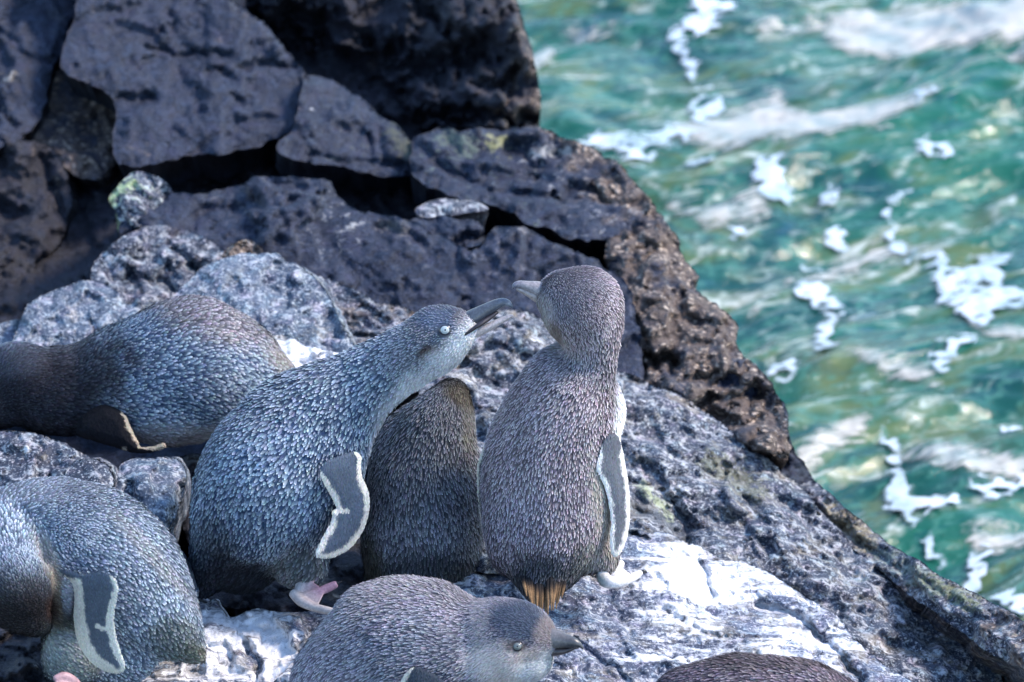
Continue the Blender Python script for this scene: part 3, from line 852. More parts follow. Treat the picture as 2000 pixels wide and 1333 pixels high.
def feathers(V, T, N, C, Tg, base, blobs, spacing, length, width, seed, fine=None, lift=0.75, bare=(), col_fn=None, spot=0.0):
    """short overlapping contour feathers laid along the body from bill to tail"""
    rng = np.random.default_rng(seed)
    a, b, c = V[T[:, 0]], V[T[:, 1]], V[T[:, 2]]
    ar = 0.5 * np.linalg.norm(np.cross(b - a, c - a), axis=1)
    tot = ar.sum()
    ncand = int(tot / spacing ** 2 * 5)
    ti = rng.choice(len(T), ncand, p=ar / tot)
    r1 = np.sqrt(rng.random(ncand)); r2 = rng.random(ncand)
    w0, w1, w2 = 1 - r1, r1 * (1 - r2), r1 * r2
    P = a[ti] * w0[:, None] + b[ti] * w1[:, None] + c[ti] * w2[:, None]
    n = N[T[ti, 0]] * w0[:, None] + N[T[ti, 1]] * w1[:, None] + N[T[ti, 2]] * w2[:, None]
    n /= np.linalg.norm(n, axis=1)[:, None]
    px, dd = to_px(P)
    sc = np.ones(ncand)
    for (x, y, r, s) in (fine or []):
        f = smooth(-np.hypot(px[:, 0] - x, px[:, 1] - y), -r * 1.3, -r * 0.6)
        sc = sc * (1 - f) + s * f
    # thin out to even spacing (one per cell of the local size)
    lev = np.round(np.log2(sc) * 2).astype(int)
    keep = np.zeros(ncand, bool)
    for lv in np.unique(lev):
        m = np.where(lev == lv)[0]
        cs = spacing * 2 ** (lv / 2)
        key = np.floor(P[m] / cs).astype(np.int64)
        h = key[:, 0] * 73856093 ^ key[:, 1] * 19349663 ^ key[:, 2] * 83492791
        _, first = np.unique(h, return_index=True)
        keep[m[first]] = True
    ok = keep
    for (x, y, r) in bare:
        ok &= np.hypot(px[:, 0] - x, px[:, 1] - y) > r
    P, n, sc, px = P[ok], n[ok], sc[ok], px[ok]
    m = len(P)
    # flow: towards the tail along the nearest point of the spine
    idx = np.empty(m, int)
    for s in range(0, m, 3000):
        idx[s:s + 3000] = np.argmin(((P[s:s + 3000, None] - C[None]) ** 2).sum(2), 1)
    t = -Tg[idx]
    t = t / (np.linalg.norm(t, axis=1)[:, None] + 1e-9)
    t = t + 0.12 * np.array([0, 0, -1.0])
    t = t - n * np.sum(t * n, 1)[:, None]
    t /= np.linalg.norm(t, axis=1)[:, None] + 1e-9
    bi = np.cross(n, t)
    sw = fbm(P * 16, 3, seed + 5) * 0.32 + rng.normal(0, 0.10, m)
    t, bi = t * np.cos(sw)[:, None] + bi * np.sin(sw)[:, None], bi * np.cos(sw)[:, None] - t * np.sin(sw)[:, None]
    roll = rng.normal(0, 0.13, m)
    bi = bi * np.cos(roll)[:, None] + n * np.sin(roll)[:, None]
    big = 1 + 0.22 * fbm(P * 13, 3, seed + 31)
    sc = sc * np.clip(big, .6, 1.4)
    L = (length * sc * rng.uniform(0.8, 1.25, m))[:, None]
    Wd = (width * sc * rng.uniform(0.8, 1.2, m))[:, None] * 0.5
    lf = (lift * sc * rng.uniform(0.6, 1.5, m))[:, None] * 0.001
    clump = (fbm(P * 45, 2, seed + 9) * 0.5 + 0.5)[:, None]
    lf = lf * (0.8 + 0.9 * clump)
    p0 = P - t * L * 0.40 - n * 0.0003
    p1 = P + n * lf * 0.55
    p2 = P + t * L * 0.48 + n * lf * 0.8
    p3 = P + t * L * 0.66 + n * lf * rng.uniform(0.3, 1.4, (m, 1))
    dn, tp = colour_at(P, base, blobs, seed) if col_fn is None else col_fn(P)
    clump = clump * 0.6 + (fbm(P * 15, 3, seed + 51) * 0.55 + 0.2)[:, None]
    var = rng.normal(1, 0.13, (m, 1)) * (0.86 + 0.30 * clump)
    dn = dn * var; tp = tp * rng.normal(1, 0.16, (m, 1)) * (0.86 + 0.30 * clump)
    tip_amt = np.clip(rng.normal(0.88, 0.24, (m, 1)), 0.15, 1.2)
    if spot > 0:                            # only every few feathers end in a pale tip: rows of spots
        cell = (spot * np.where(sc > 0.8, 1.0, 0.62))[:, None]
        k2 = np.floor(P / cell).astype(np.int64)
        hh = k2[:, 0] * 73856093 ^ k2[:, 1] * 19349663 ^ k2[:, 2] * 83492791
        _, fi = np.unique(hh, return_index=True)
        bright = np.zeros(m, bool); bright[fi] = True
        tip_amt = np.where(bright[:, None], np.clip(rng.normal(1.0, 0.2, (m, 1)), .5, 1.3), np.clip(rng.normal(0.20, 0.10, (m, 1)), 0.02, .5))
        up = np.where(bright, 0.0007, 0.0)[:, None] * n
        p2 = p2 + up; p3 = p3 + up
    hue = rng.normal(1, 0.05, (m, 3)); dn = dn * hue; tp = tp * hue
    tp = dn + (tp - dn) * tip_amt
    Vf = np.stack([p0 - bi * Wd * .6, p0 + bi * Wd * .6, p1 - bi * Wd, p1 + bi * Wd, p2 - bi * Wd * .72, p2 + bi * Wd * .72, p3], 1).reshape(-1, 3)
    md = dn + (tp - dn) * 0.12; nr = dn + (tp - dn) * 0.30
    Cf = np.stack([dn * .7, dn * .7, md, md, nr, nr, tp], 1).reshape(-1, 3)
    o = np.arange(m)[:, None] * 7
    quads = np.concatenate([o + np.array([[0, 1, 3, 2]]), o + np.array([[2, 3, 5, 4]])])
    tris = o + np.array([[4, 5, 6]])
    me = bpy.data.meshes.new("plumage")
    nv = len(Vf)
    me.vertices.add(nv); me.vertices.foreach_set("co", Vf.ravel().astype(np.float32))
    loops = np.concatenate([quads.ravel(), tris.ravel()]).astype(np.int32)
    starts = np.concatenate([np.arange(len(quads)) * 4, len(quads) * 4 + np.arange(len(tris)) * 3]).astype(np.int32)
    me.loops.add(len(loops)); me.loops.foreach_set("vertex_index", loops)
    me.polygons.add(len(starts)); me.polygons.foreach_set("loop_start", starts)
    me.update(calc_edges=True)
    me.polygons.foreach_set("use_smooth", np.ones(len(starts), bool))
    ca = me.color_attributes.new("Col", 'FLOAT_COLOR', 'POINT')
    c4 = np.ones((nv, 4), np.float32); c4[:, :3] = np.clip(Cf, 0.002, 0.95)
    ca.data.foreach_set("color", c4.ravel())
    me.materials.append(M['plumage'])
    me.validate()
    return me

class Penguin:
    def __init__(self, base_px, label, group="little penguins resting on the rocks"):
        self.loc = U(*base_px)
        self.e = bpy.data.objects.new("penguin", None)
        self.e.empty_display_size = 0.05
        COL.objects.link(self.e)
        self.e.location = self.loc
        self.e["label"] = label; self.e["category"] = "penguin"; self.e["group"] = group
    def part(self, name, me, parent=None, **kw):
        co = np.empty(len(me.vertices) * 3, np.float32); me.vertices.foreach_get("co", co)
        me.vertices.foreach_set("co", (co.reshape(-1, 3) - self.loc).ravel().astype(np.float32)); me.update()
        return link(name, me, parent or self.e, **kw)
    def body(self, spine, extra, base, blobs, spacing=.0030, length=.0068, width=.0034, seed=1, fine=None, lift=0.75, bare=(), voxel=.0035, sm=6, spot=.0036):
        V0, F0, C, Tg = sweep(spine, 60, 36)
        V, polys, T, N = fuse([(V0, F0)] + list(extra), voxel, sm)
        V = V + N * (fbm(V * 17, 3, seed + 70) * .0022 + fbm(V * 48, 2, seed + 80) * .0007)[:, None]
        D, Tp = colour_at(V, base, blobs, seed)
        me = make_mesh("body", V, polys, M['plumage'], np.clip(D * 0.8, 0, 1))
        b = self.part("body", me)
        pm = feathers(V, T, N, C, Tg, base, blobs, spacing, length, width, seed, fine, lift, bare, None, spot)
        self.part("plumage", pm, b, kind="stuff")
        return b
    def tube(self, name, pts, col, mat, parent=None, n=20, seg=16, **kw):
        V, F, C, T = sweep(pts, n, seg)
        c = np.tile(np.array(col, float), (len(V), 1)) if not callable(col) else col(*to_px(V))
        return self.part(name, make_mesh(name, V, F, mat, c), parent, **kw)
    def eye(self, px, py, d, r, iris, rim):
        """eyeball facing the camera side of the head"""
        k = KPX * (DIST + d)
        V, F = ellipsoid(px, py, d, r * 1.42, r * 1.25, r * 0.55)
        o = self.part("eye_ring", make_mesh("eye_ring", V, F, M['eye'], np.tile(np.array(rim, float), (len(V), 1))))
        V, F = ellipsoid(px, py, d - 0.25 * r * k, r, r * .92, r * 0.55)
        e = self.part("eye", make_mesh("eye", V, F, M['eye'], np.tile(np.array(iris, float), (len(V), 1))))
        V, F = ellipsoid(px + r * .06, py, d - 0.62 * r * k, r * .30, r * .30, r * 0.22)
        self.part("pupil", make_mesh("pupil", V, F, M['eye'], np.tile(np.array((.004, .004, .006)), (len(V), 1))), e)
    def flipper(self, outline, depth, thick, edge_w, dark=(.055, .075, .11), cream=(.60, .55, .45), marks=(), edge_mask=None, step=3.2, label=None, back=None):
        """paddle: outline in pixels, depth(P)->m, lens section, pale margin"""
        o2 = crom(np.array(outline, float), 150, True)
        P, F, n = tri_fill(o2, step, 0.25)
        e = seg_dist(P, o2)
        d = depth(P)
        prof = np.sqrt(np.clip(e / 22, 0, 1)) * thick
        prof[:n] = thick * 0.05
        fr = U(P[:, 0], P[:, 1], d - prof); bk = U(P[:, 0], P[:, 1], d + prof)
        em = edge_w if edge_mask is None else edge_mask(P) * edge_w
        nz = fbm(np.column_stack([P * 0.12, np.zeros(len(P))]), 3, 4) * 1.6 + fbm(np.column_stack([P * 0.03, np.ones(len(P))]), 2, 6) * 1.6
        f = smooth(e + nz, em * 1.4 + 0.01, em * 0.6) * smooth(em * np.ones(len(P)), 0.4, 2.0)
        for pl, w_ in marks:
            dm = seg_dist(P, crom(np.array(pl, float), 12), False)
            f = np.maximum(f, smooth(dm + nz, w_ * 1.15, w_ * 0.7))
        c = np.array(dark)[None] * (1 - f[:, None]) + np.array(cream)[None] * f[:, None]
        a_, b_, c_ = (fr[i] for i in F[0][:3])
        if np.dot(np.cross(b_ - a_, c_ - a_), FWD) > 0: F = [q[::-1] for q in F]
        m = len(P)
        Fs = F + [[i + m for i in q[::-1]] for q in F]
        area = np.sum(o2[:, 0] * np.roll(o2[:, 1], -1) - np.roll(o2[:, 0], -1) * o2[:, 1])
        for i in range(n):
            j = (i + 1) % n
            q = [i, j, j + m, i + m]
            Fs.append(q if area < 0 else q[::-1])
        me = make_mesh("flipper", np.vstack([fr, bk]), Fs, M['flipper'], np.vstack([c, c * .9 if back is None else np.tile(np.array(back), (m, 1))]))
        fl = self.part("flipper", me, label=label)
        T = np.array([q for q in F if len(q) == 3]); 
        Nf = np.zeros_like(fr)
        fnrm = np.cross(fr[T[:, 1]] - fr[T[:, 0]], fr[T[:, 2]] - fr[T[:, 0]])
        for q in range(3): np.add.at(Nf, T[:, q], fnrm)
        Nf /= np.linalg.norm(Nf, axis=1)[:, None] + 1e-12
        top = fr[np.argmin(P[:, 1])]; tip = fr[np.argmax(P[:, 1])]
        Cl = np.array([top + (tip - top) * k for k in np.linspace(0, 1, 5)]); Tl = np.tile(top - tip, (5, 1))
        def near(Q):
            q2, _ = to_px(Q); idx = np.empty(len(Q), int)
            for s_ in range(0, len(Q), 500):
                idx[s_:s_ + 500] = np.argmin(((q2[s_:s_ + 500, None] - P[None]) ** 2).sum(2), 1)
            return c[idx] * .8, c[idx] * 1.25
        self.part("plumage", feathers(fr, T, Nf, Cl, Tl, None, None, .0012, .0030, .0011, 5, None, 0.3, (), near), fl, kind="stuff")
        return fl
    def foot(self, tubes, col, claws=(), webs=()):
        parts = [sweep(t, 18, 16)[:2] for t in tubes]
        for w in webs: parts.append(w)
        V, polys, T, N = fuse(parts, 0.0012, 3)
        c = col(*to_px(V)) if callable(col) else np.tile(np.array(col, float), (len(V), 1))
        f = self.part("foot", make_mesh("foot", V, polys, M['foot'], c))
        for cl in claws:
            self.tube("claw", cl, (.03, .028, .03), M['bill'], f, 8, 8)
        return f

def web(pts, thick=0.0025):
    """thin webbing sheet between toe points [(px,py,d)...]"""
    W = [U(*p) for p in pts]; n = len(W)
    V = [w + UPV * thick for w in W] + [w - UPV * thick for w in W]
    F = [list(range(n)), [i + n for i in range(n)][::-1]] + [[i, i + n, (i + 1) % n + n, (i + 1) % n] for i in range(n)]
    return np.array(V), F

def lin_depth(pts):
    """plane through three (px, py, d)"""
    A = np.array([[p[0], p[1], 1] for p in pts], float); b = np.array([p[2] for p in pts])
    s = np.linalg.lstsq(A, b, rcond=None)[0]
    return lambda P: P[:, 0] * s[0] + P[:, 1] * s[1] + s[2]

WHITE = ((.60, .61, .62), (.84, .84, .84))
BLUE = ((.020, .038, .080), (.78, .91, 1.0))
NAVY = ((.010, .012, .016), (.035, .042, .055))

# --- calling penguin ---------------------------------------------------------
p = Penguin((560, 1185, -.02), "blue grey penguin stretching its neck with open bill, pale eye visible")
p.body([(392,1160,.0,14),(410,1120,-.005,48),(440,1075,-.012,84),(485,1010,-.025,128),(535,940,-.035,152),(590,868,-.045,142),(645,805,-.055,112),(700,760,-.065,84),(752,725,-.08,68),(800,697,-.095,60),(843,672,-.105,61),(878,652,-.113,53),(908,639,-.12,38),(926,633,-.122,21)],
       [ellipsoid(857,648,-.108,60,51,50,18), ellipsoid(585,1085,-.03,62,70,60,25), ellipsoid(590,960,-.02,118,120,110,0), ellipsoid(470,1100,-.005,80,58,80,0), ellipsoid(900,666,-.112,30,16,26,50), ellipsoid(922,650,-.116,26,12,18,32)],
       BLUE,
       [(500,790,260,60,-32,(.030,.040,.060),(.62,.68,.76),.6),
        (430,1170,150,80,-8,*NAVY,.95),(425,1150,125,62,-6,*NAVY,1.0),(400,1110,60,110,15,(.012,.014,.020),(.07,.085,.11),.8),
        (590,1120,60,60,30,(.06,.065,.065),(.30,.31,.30),.8),
        (820,660,110,60,-35,(.070,.078,.098),(.56,.57,.62),.85),(865,625,50,26,5,(.065,.088,.135),(.30,.37,.50),.9),
        (840,690,22,17,0,(.035,.022,.020),(.11,.075,.065),.9),(905,625,22,22,0,(.12,.11,.12),(.36,.33,.35),.7),
        (902,704,105,50,-52,*WHITE,1.0),(835,765,100,50,-36,(.42,.44,.47),(.70,.71,.73),.95),(770,815,50,26,-48,(.30,.32,.36),(.55,.56,.58),.9),(740,880,20,60,10,(.30,.33,.38),(.5,.52,.55),.8)],
       seed=11, spot=.0040, spacing=.0024, length=.0062, width=.0026, fine=[(865,650,85,.42),(790,700,55,.62),(840,740,60,.5)], bare=[(869,645,15)])
p.eye(869, 645, -.1385, 8.8, (.36, .41, .42), (.03, .035, .05))
up = lambda q, d: np.array([.085, .095, .115])[None] + np.clip((q[:, 0:1] - 960) / 40, 0, 1) * np.array([.02, .03, .045]) + (np.abs(q[:, 1:2] - (668 - (q[:, 0:1] - 900) * .80)) < 3) * .12
p.tube("upper_bill", [(898,638,-.118,19,18),(922,623,-.122,18,17),(948,607,-.125,13.5,13),(970,595,-.127,10.5,10),(984,591,-.128,8.5,8),(994,594,-.129,6,5),(1000,601,-.129,2,2)], up, M['bill'], n=30)
p.tube("lower_bill", [(900,662,-.118,11,15),(928,650,-.121,11,13),(953,640,-.124,8.5,10),(974,629,-.126,6.5,8),(991,621,-.127,5,6),(1002,617,-.128,2,3)],
       lambda q, d: np.where(((q[:, 1] - (655 - (q[:, 0] - 902) * .49)) > 2)[:, None], np.array([.52, .44, .42]), np.array([.17, .19, .20])), M['bill'], n=30, label="pale pinkish grey lower half of the open bill")
p.tube("gape", [(896,662,-.131,1.6,5),(914,650,-.134,3.0,6),(934,636,-.134,4.5,7),(952,624,-.130,5,5),(972,610,-.126,3,3)], (.03, .022, .028), M['bill'], n=14, seg=10)
fd = lin_depth([(660,900,-.112),(719,970,-.082),(625,1085,-.088)])
p.flipper([(634,905),(660,893),(686,885),(699,886),(705,894),(704,908),(706,928),(716,952),(721,972),(719,1005),(706,1040),(682,1070),(650,1087),(624,1088),(617,1080),(632,1048),(648,1018),(650,1000),(658,992),(648,970),(634,944),(626,925)],
          fd, .0042, 10, dark=(.085,.11,.15), cream=(.76,.71,.62), marks=[([(648,1010),(655,1000),(676,996)],6)], edge_mask=lambda P: 1 - smooth(-P[:, 1], -940, -912) * smooth(-P[:, 0], -703, -690))
pink = lambda q, d: np.array([.46, .42, .40])[None] * np.ones((len(q), 1)) + np.clip((q[:, 0:1] - 585) / 40, 0, 1) * np.clip((1185 - q[:, 1:2]) / 30, 0, 1) * np.array([-.08, -.20, -.12])
p.foot([[(572,1158,-.055,10,10),(588,1174,-.062,11,10),(612,1186,-.07,9,8),(640,1193,-.078,8,7),(668,1197,-.082,5,5)],
        [(588,1168,-.057,10,9),(612,1160,-.058,8,7),(638,1150,-.058,9,7),(657,1141,-.058,7.5,6)],
        [(590,1160,-.05,9,8),(604,1142,-.048,7.5,6),(613,1124,-.045,6,5)],
        [(582,1164,-.052,10,10),(590,1140,-.045,13,13),(600,1112,-.04,17,16)]],
       pink, claws=[[(656,1141,-.058,4,4),(667,1136,-.060,1,1)],[(613,1125,-.045,3,3),(618,1115,-.045,1,1)]],
       webs=[web([(590,1172,-.060),(636,1154,-.059),(622,1182,-.071)],.0012), web([(590,1164,-.055),(630,1152,-.057),(609,1134,-.046)],.0012)])

# --- hunched penguin between -------------------------------------------------
p = Penguin((830, 1190, .02), "dark brownish grey penguin hunched with its head hidden, between the calling and standing penguins")
p.body([(830,1185,.045,70),(828,1130,.045,108),(828,1060,.04,120),(830,980,.035,116),(836,910,.028,103),(850,850,.02,82),(868,805,.015,62),(880,778,.015,44),(890,760,.03,26)],
       [ellipsoid(888,812,.02,38,52,44,10), ellipsoid(900,950,.03,48,110,60,4), ellipsoid(745,1120,.05,30,60,40,-10), ellipsoid(800,872,.03,66,96,52,-32)],
       ((.032,.036,.047),(.54,.55,.60)),
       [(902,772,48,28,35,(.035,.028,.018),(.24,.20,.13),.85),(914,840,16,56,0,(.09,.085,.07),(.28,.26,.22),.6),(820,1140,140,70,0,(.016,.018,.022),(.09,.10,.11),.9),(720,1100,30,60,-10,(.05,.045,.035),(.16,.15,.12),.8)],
       seed=12, spot=.0031, spacing=.0022, length=.0066, width=.0018, fine=[(890,790,60,.65)])

# --- standing penguin --------------------------------------------------------
p = Penguin((1120, 1165, -.02), "purplish grey penguin standing upright with its back turned, bill raised to one side")
GREYP = ((.070,.060,.074),(.96,.83,.87))
p.body([(1052,1185,-.075,14),(1058,1150,-.07,48),(1064,1100,-.06,92),(1070,1030,-.055,121),(1076,950,-.055,134),(1085,870,-.065,131),(1100,800,-.08,113),(1120,745,-.092,93),(1146,708,-.10,64),(1157,678,-.11,51),(1151,634,-.12,70),(1132,592,-.13,80),(1112,562,-.135,62),(1098,545,-.138,34)],
       [ellipsoid(1118,588,-.128,72,62,62,-20), ellipsoid(1082,585,-.13,40,34,36,-20), ellipsoid(1052,772,-.08,42,56,52,30), ellipsoid(1170,1085,-.045,38,46,45,0), ellipsoid(1005,1020,-.05,62,110,90,0), ellipsoid(1184,806,-.065,34,84,60,0)],
       GREYP,
       [(1100,570,90,60,-20,(.07,.068,.085),(.50,.46,.49),.8),(1060,600,20,40,-25,(.22,.20,.20),(.46,.44,.43),.8),(1080,660,22,46,-30,(.24,.21,.19),(.52,.48,.44),.9),
        (1235,800,32,110,3,*WHITE,1.0),(1219,790,19,135,4,*WHITE,1.0),(1140,720,110,40,20,(.045,.050,.066),(.50,.50,.56),.5),
        (1085,650,12,26,-20,(.08,.05,.045),(.16,.11,.10),.6),
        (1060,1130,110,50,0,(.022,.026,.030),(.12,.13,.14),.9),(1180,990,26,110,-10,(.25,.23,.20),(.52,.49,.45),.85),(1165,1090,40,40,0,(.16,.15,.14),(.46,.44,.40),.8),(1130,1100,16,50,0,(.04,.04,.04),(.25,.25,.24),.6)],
       seed=13, spot=.0030, spacing=.0020, length=.0056, width=.0018, fine=[(1110,590,100,.55),(1120,720,60,.8)])
p.tube("upper_bill", [(1066,572,-.13,20,18),(1047,564,-.132,15,13),(1030,559,-.134,10,9),(1014,556,-.135,7.5,7),(1005,558,-.136,5,5),(1002,565,-.136,2,2)],
       lambda q, d: np.array([.26, .24, .25])[None] + np.clip((1030 - q[:, 0:1]) / 25, 0, 1) * np.array([-.12, -.10, -.07]), M['bill'], n=26)
p.tube("lower_bill", [(1068,588,-.128,16,15),(1047,580,-.130,10,11),(1030,573,-.132,6,8),(1016,567,-.134,4.5,5),(1009,565,-.135,2,3)], (.36, .31, .29), M['bill'], n=24, label="pale pinkish lower half of the bill")
fd = lin_depth([(1190,860,-.106),(1228,1000,-.080),(1195,1080,-.084)])
p.flipper([(1172,885),(1180,862),(1190,850),(1204,850),(1214,872),(1220,905),(1227,950),(1230,1000),(1226,1040),(1216,1070),(1204,1086),(1194,1078),(1192,1050),(1194,1020),(1190,985),(1180,945),(1166,915)],
          fd, .0042, 7.5, dark=(.12,.13,.15), cream=(.74,.71,.66), marks=[([(1168,915),(1182,955),(1192,1000)],8)], edge_mask=lambda P: smooth(P[:, 1], 862, 895))
fd = lin_depth([(985,800,-.045),(940,900,-.045),(960,1090,-.03)])
p.flipper([(983,792),(972,812),(952,858),(937,895),(932,925),(936,990),(946,1050),(956,1092),(966,1095),(972,1060),(975,960),(985,860)], fd, .005, 4, dark=(.07,.075,.09), marks=[([(974,815),(952,862),(937,900)],3)])
cream = lambda q, d: np.array([.80, .75, .71])[None] + smooth(-q[:, 0:1], -1192, -1176) * smooth(q[:, 1:2], 1112, 1130) * np.array([-.50, -.42, -.40])
p.foot([[(1188,1095,-.035,15,15),(1192,1112,-.038,15,15),(1196,1128,-.045,14,13)],
        [(1176,1122,-.055,13,13),(1182,1134,-.060,14,12),(1200,1138,-.062,12,11),(1222,1134,-.058,10,9),(1240,1126,-.052,8.5,8),(1252,1118,-.048,6,6)],
        [(1198,1124,-.045,11,11),(1206,1110,-.035,10,10),(1214,1100,-.025,7,7)],
        [(1180,1120,-.05,13,13),(1172,1122,-.052,9,9)]],
       cream, claws=[[(1252,1118,-.048,4,4),(1260,1116,-.047,3.4,3),(1263,1120,-.047,1,1)],[(1166,1120,-.058,3.4,3),(1158,1127,-.064,2,2)]],
       webs=[web([(1200,1132,-.05),(1236,1127,-.050),(1210,1108,-.034)])])

def tail(pg, root, tips, rw, tw, cols, seed):
    """fan of stiff tapering quills"""
    rng = np.random.default_rng(seed)
    Vs, Fs, Cs, b = [], [], [], 0
    for i, (x, y, d) in enumerate(tips):
        f = i / max(1, len(tips) - 1)
        r = (root[0] + (f - .5) * rw, root[1] + rng.uniform(-6, 6), root[2] + rng.uniform(-.006, .006))
        V, F, C, T = sweep([(r[0], r[1], r[2], tw, 2), ((r[0] + x) / 2, (r[1] + y) / 2, (r[2] + d) / 2 - .003, tw * .9, 1.8), (x, y, d, tw * .25, .8)], 8, 8)
        Vs.append(V); Fs += [[k + b for k in q] for q in F]; b += len(V)
        q, _ = to_px(V)
        g = np.clip((q[:, 1] - r[1]) / (abs(y - r[1]) + 1e-6), 0, 1)[:, None]
        c0, c1 = np.array(cols[0]), np.array(cols[1]) * rng.uniform(.5, 1.25)
        Cs.append(c0 + (c1 - c0) * smooth(g, .15, .6))
    pg.part("tail", make_mesh("tail", np.vstack(Vs), Fs, M['flipper'], np.vstack(Cs)))
tail(p, (1062, 1130, -.085), [(1030 + 4.4 * i + random.uniform(-3, 3), 1164 + 42 * math.sin(math.pi * (i + 1) / 17) + random.uniform(-9, 6), -.10) for i in range(16)], 84, 3.6, ((.02, .02, .022), (.27, .165, .085)), 3)

# --- lying penguin at the back left ------------------------------------------
p = Penguin((300, 890, .22), "dark blue penguin lying down with its head lowered into shade behind the calling penguin")
p.body([(590,752,.24,8),(560,742,.235,38),(510,735,.225,88),(450,728,.215,122),(380,722,.205,146),(300,735,.20,132),(220,752,.20,112),(155,762,.20,92),(90,764,.195,88),(40,760,.19,76),(0,772,.18,66),(-40,800,.17,50),(-60,825,.17,30)],
       [ellipsoid(40,746,.185,92,80,76,-8), ellipsoid(330,800,.20,120,70,110,0)],
       BLUE,
       [(390,600,220,60,22,(.050,.046,.052),(.60,.53,.55),.85),(560,710,60,30,42,(.16,.14,.12),(.40,.36,.31),.7),  # warm highlight along the top of the back, painted into the plumage
        (130,730,150,80,-15,(.016,.016,.020),(.085,.083,.095),.9),(60,790,170,120,0,(.010,.010,.014),(.040,.042,.055),.95),(20,700,60,40,0,(.040,.045,.06),(.12,.13,.155),.6),  # dark head end: shade painted into the feather colour
        (380,858,170,30,4,(.22,.23,.25),(.66,.67,.68),.95),(120,850,130,40,8,(.02,.02,.025),(.08,.08,.09),.8),(215,880,55,14,20,(.40,.41,.43),(.66,.67,.68),.95)],  # white belly; the dark patch below the wing is painted shadow
       seed=14, spot=.0040, spacing=.0024, length=.0066, width=.0025, fine=[(30,750,80,.6)])
fd = lin_depth([(220,790,.148),(275,870,.146),(140,830,.152)])
p.flipper([(196,792),(222,796),(244,812),(256,838),(268,862),(276,874),(300,872),(318,866),(322,872),(300,882),(262,884),(220,872),(180,860),(150,848),(160,815)], fd, .007, 6, dark=(.012,.012,.015), cream=(.50,.43,.32), back=(.012,.012,.015),  # near-black colour stands in for the shadowed hollow under the wing
          edge_mask=lambda P: smooth(P[:, 0], 232, 244) * smooth(-P[:, 1], -881, -874))

# --- preening penguin, front left --------------------------------------------
p = Penguin((230, 1400, -.2), "blue penguin bowing its head to its breast, long cream edged flipper hanging")
p.body([(402,1292,-.20,8),(375,1272,-.205,34),(335,1232,-.21,76),(280,1180,-.215,118),(220,1130,-.22,146),(155,1085,-.22,146),(95,1050,-.22,122),(50,1035,-.225,100),(15,1045,-.235,84),(0,1090,-.265,76),(12,1140,-.285,74),(40,1180,-.292,66),(70,1210,-.292,44),(88,1225,-.287,22)],
       [ellipsoid(210,1230,-.20,130,120,110,40), ellipsoid(148,1278,-.232,66,66,72,-40), ellipsoid(35,1150,-.297,72,78,68,10)],
       ((.045,.066,.100),(.76,.86,.97)),
       [(60,1180,120,80,20,(.026,.026,.030),(.135,.135,.145),.9),(50,1215,120,60,10,(.016,.014,.015),(.075,.068,.07),.9),(95,1090,20,70,-22,(.20,.19,.17),(.46,.44,.40),.85),(112,1160,11,56,-8,(.22,.18,.14),(.48,.42,.33),.8),(105,1195,16,34,-10,(.06,.035,.028),(.14,.09,.07),.7),  # dark grey head, its underside darker with painted shade; cream throat edge
        (60,955,140,36,0,(.10,.11,.13),(.62,.64,.70),.6),(290,1080,160,18,48,(.12,.12,.12),(.66,.66,.64),.55),(390,1290,50,30,40,(.10,.09,.06),(.42,.39,.30),.8),(345,1250,60,50,40,(.05,.06,.05),(.23,.25,.22),.7),
        (140,1280,70,60,40,(.15,.17,.165),(.36,.39,.37),.9),(132,1165,12,36,0,(.30,.34,.40),(.55,.58,.62),.9)],
       seed=15, spacing=.0022, length=.0050, width=.0023, fine=[(50,1150,90,.65),(140,1000,90,.8)])
fd = lin_depth([(140,1120,-.300),(200,1200,-.303),(230,1310,-.290)])
p.flipper([(116,1114),(135,1114),(160,1122),(195,1118),(218,1124),(230,1145),(226,1175),(222,1205),(226,1240),(236,1275),(244,1302),(232,1314),(208,1312),(180,1294),(160,1270),(148,1238),(144,1200),(146,1165),(140,1138),(126,1124)],
          fd, .0042, 9, dark=(.10,.12,.15), cream=(.70,.66,.56), marks=[([(150,1140),(157,1200),(163,1245),(185,1285),(215,1307)],11),([(190,1222),(205,1228),(216,1215)],5),([(222,1160),(216,1195),(214,1225),(222,1255),(236,1295)],7)],
          edge_mask=lambda P: smooth(P[:, 1], 1118, 1140))
p.foot([[(150,1345,-.30,14,12),(140,1332,-.305,13,11),(125,1322,-.31,10,9),(106,1326,-.315,6,6)],[(150,1345,-.30,14,12),(120,1342,-.315,10,9),(95,1345,-.32,7,7)]], (.40,.24,.25),
       webs=[web([(145,1340,-.305),(112,1328,-.313),(104,1344,-.317)])])

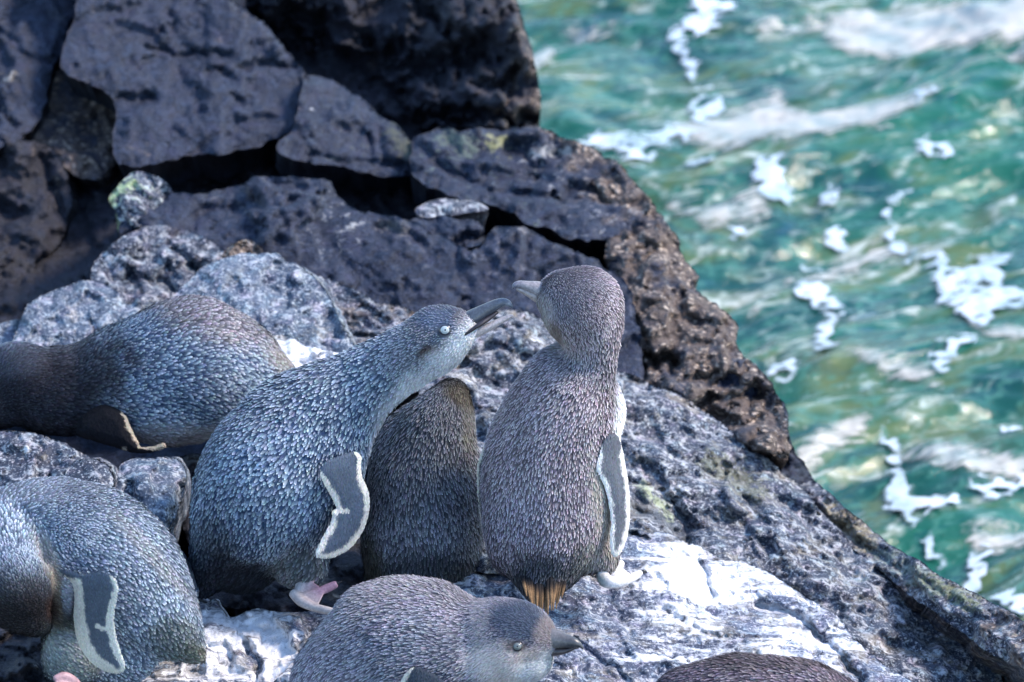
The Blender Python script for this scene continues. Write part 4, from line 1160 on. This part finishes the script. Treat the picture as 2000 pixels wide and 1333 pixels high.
# --- lying penguin in front --------------------------------------------------
p = Penguin((800, 1420, -.22), "grey penguin lying on its belly at the front, face in profile with pale cheek")
p.body([(545,1392,-.24,14),(584,1382,-.24,46),(640,1344,-.243,92),(700,1306,-.247,122),(760,1278,-.25,146),(830,1272,-.255,141),(895,1274,-.262,122),(942,1268,-.27,99),(985,1254,-.280,89),(1025,1252,-.284,75),(1055,1256,-.288,54),(1075,1262,-.29,30),(1084,1265,-.29,16)],
       [ellipsoid(1005,1250,-.280,80,80,70,0), ellipsoid(1030,1290,-.28,52,46,48,20), ellipsoid(800,1340,-.25,170,90,130,0)],
       ((.060,.060,.084),(.86,.79,.86)),
       [(700,1180,170,40,-32,(.10,.095,.10),(.70,.64,.64),.75),(800,1270,140,90,0,(.035,.044,.062),(.48,.52,.62),.6),(880,1160,120,26,10,(.10,.10,.11),(.62,.58,.62),.6),
        (1012,1214,68,50,12,(.028,.038,.062),(.15,.19,.26),1.0),(936,1225,22,80,0,(.20,.19,.20),(.48,.45,.46),.6),
        (985,1308,84,48,15,(.50,.43,.40),(.78,.70,.66),1.0),(1050,1305,60,40,-20,*WHITE,.9),(1068,1235,24,34,20,(.18,.15,.15),(.42,.37,.36),.85),(1010,1263,24,12,0,(.04,.035,.035),(.12,.10,.10),.8),(1030,1280,40,14,-20,(.30,.25,.24),(.52,.47,.45),.7)],
       seed=16, spot=.0028, spacing=.0019, length=.0066, width=.0014, fine=[(1000,1255,100,.5)], bare=[(1010,1263,11)])
p.eye(1010, 1263, -.3165, 8, (.13, .145, .14), (.035, .032, .034))
p.tube("upper_bill", [(1058,1247,-.29,26,22),(1082,1248,-.295,20,18),(1104,1252,-.298,14,13),(1122,1256,-.30,10,9),(1134,1262,-.30,4.5,5),(1139,1268,-.30,1.5,2)],
       lambda q, d: np.array([.20, .185, .18])[None] + np.clip((q[:, 0:1] - 1075) / 40, 0, 1) * np.array([-.14, -.125, -.115]), M['bill'], n=26)
p.tube("lower_bill", [(1060,1270,-.288,15,17),(1086,1273,-.292,9,13),(1106,1271,-.295,6,8),(1122,1266,-.297,3.2,5),(1130,1266,-.298,1.5,3)], (.07, .055, .055), M['bill'], n=22)
fd = lin_depth([(800,1300,-.325),(850,1340,-.33),(790,1380,-.322)])
p.flipper([(782,1335),(796,1312),(812,1303),(836,1312),(866,1330),(900,1360),(880,1420),(800,1420),(780,1370)], fd, .0042, 7, dark=(.045,.055,.07), edge_mask=lambda P: smooth(-P[:, 0], -812, -800))

# --- back of a penguin at the bottom edge -------------------------------------
p = Penguin((1480, 1440, -.26), "purplish brown back of a penguin lying on the white ledge, head out of view")
p.body([(1262,1382,-.27,20),(1310,1378,-.27,62),(1370,1374,-.272,82),(1440,1372,-.275,93),(1520,1374,-.278,91),(1590,1376,-.28,83),(1640,1386,-.282,62),(1680,1404,-.288,52),(1712,1432,-.30,50),(1735,1458,-.308,40),(1752,1474,-.31,18)], [ellipsoid(1720,1442,-.303,56,50,48,-30)],
       ((.050,.042,.055),(.55,.46,.52)),
       [(1480,1290,200,24,2,(.05,.042,.045),(.22,.18,.18),.7)],
       seed=17, spacing=.0021, length=.0066, width=.0016, lift=1.2)
p.tube("upper_bill", [(1745,1464,-.31,17,16),(1764,1476,-.314,12,12),(1784,1490,-.317,7,7),(1796,1502,-.319,2,2)], (.07, .065, .07), M['bill'], n=16)
p.tube("lower_bill", [(1738,1474,-.31,11,13),(1758,1488,-.313,7,9),(1780,1498,-.316,4,5)], (.12, .10, .10), M['bill'], n=14)
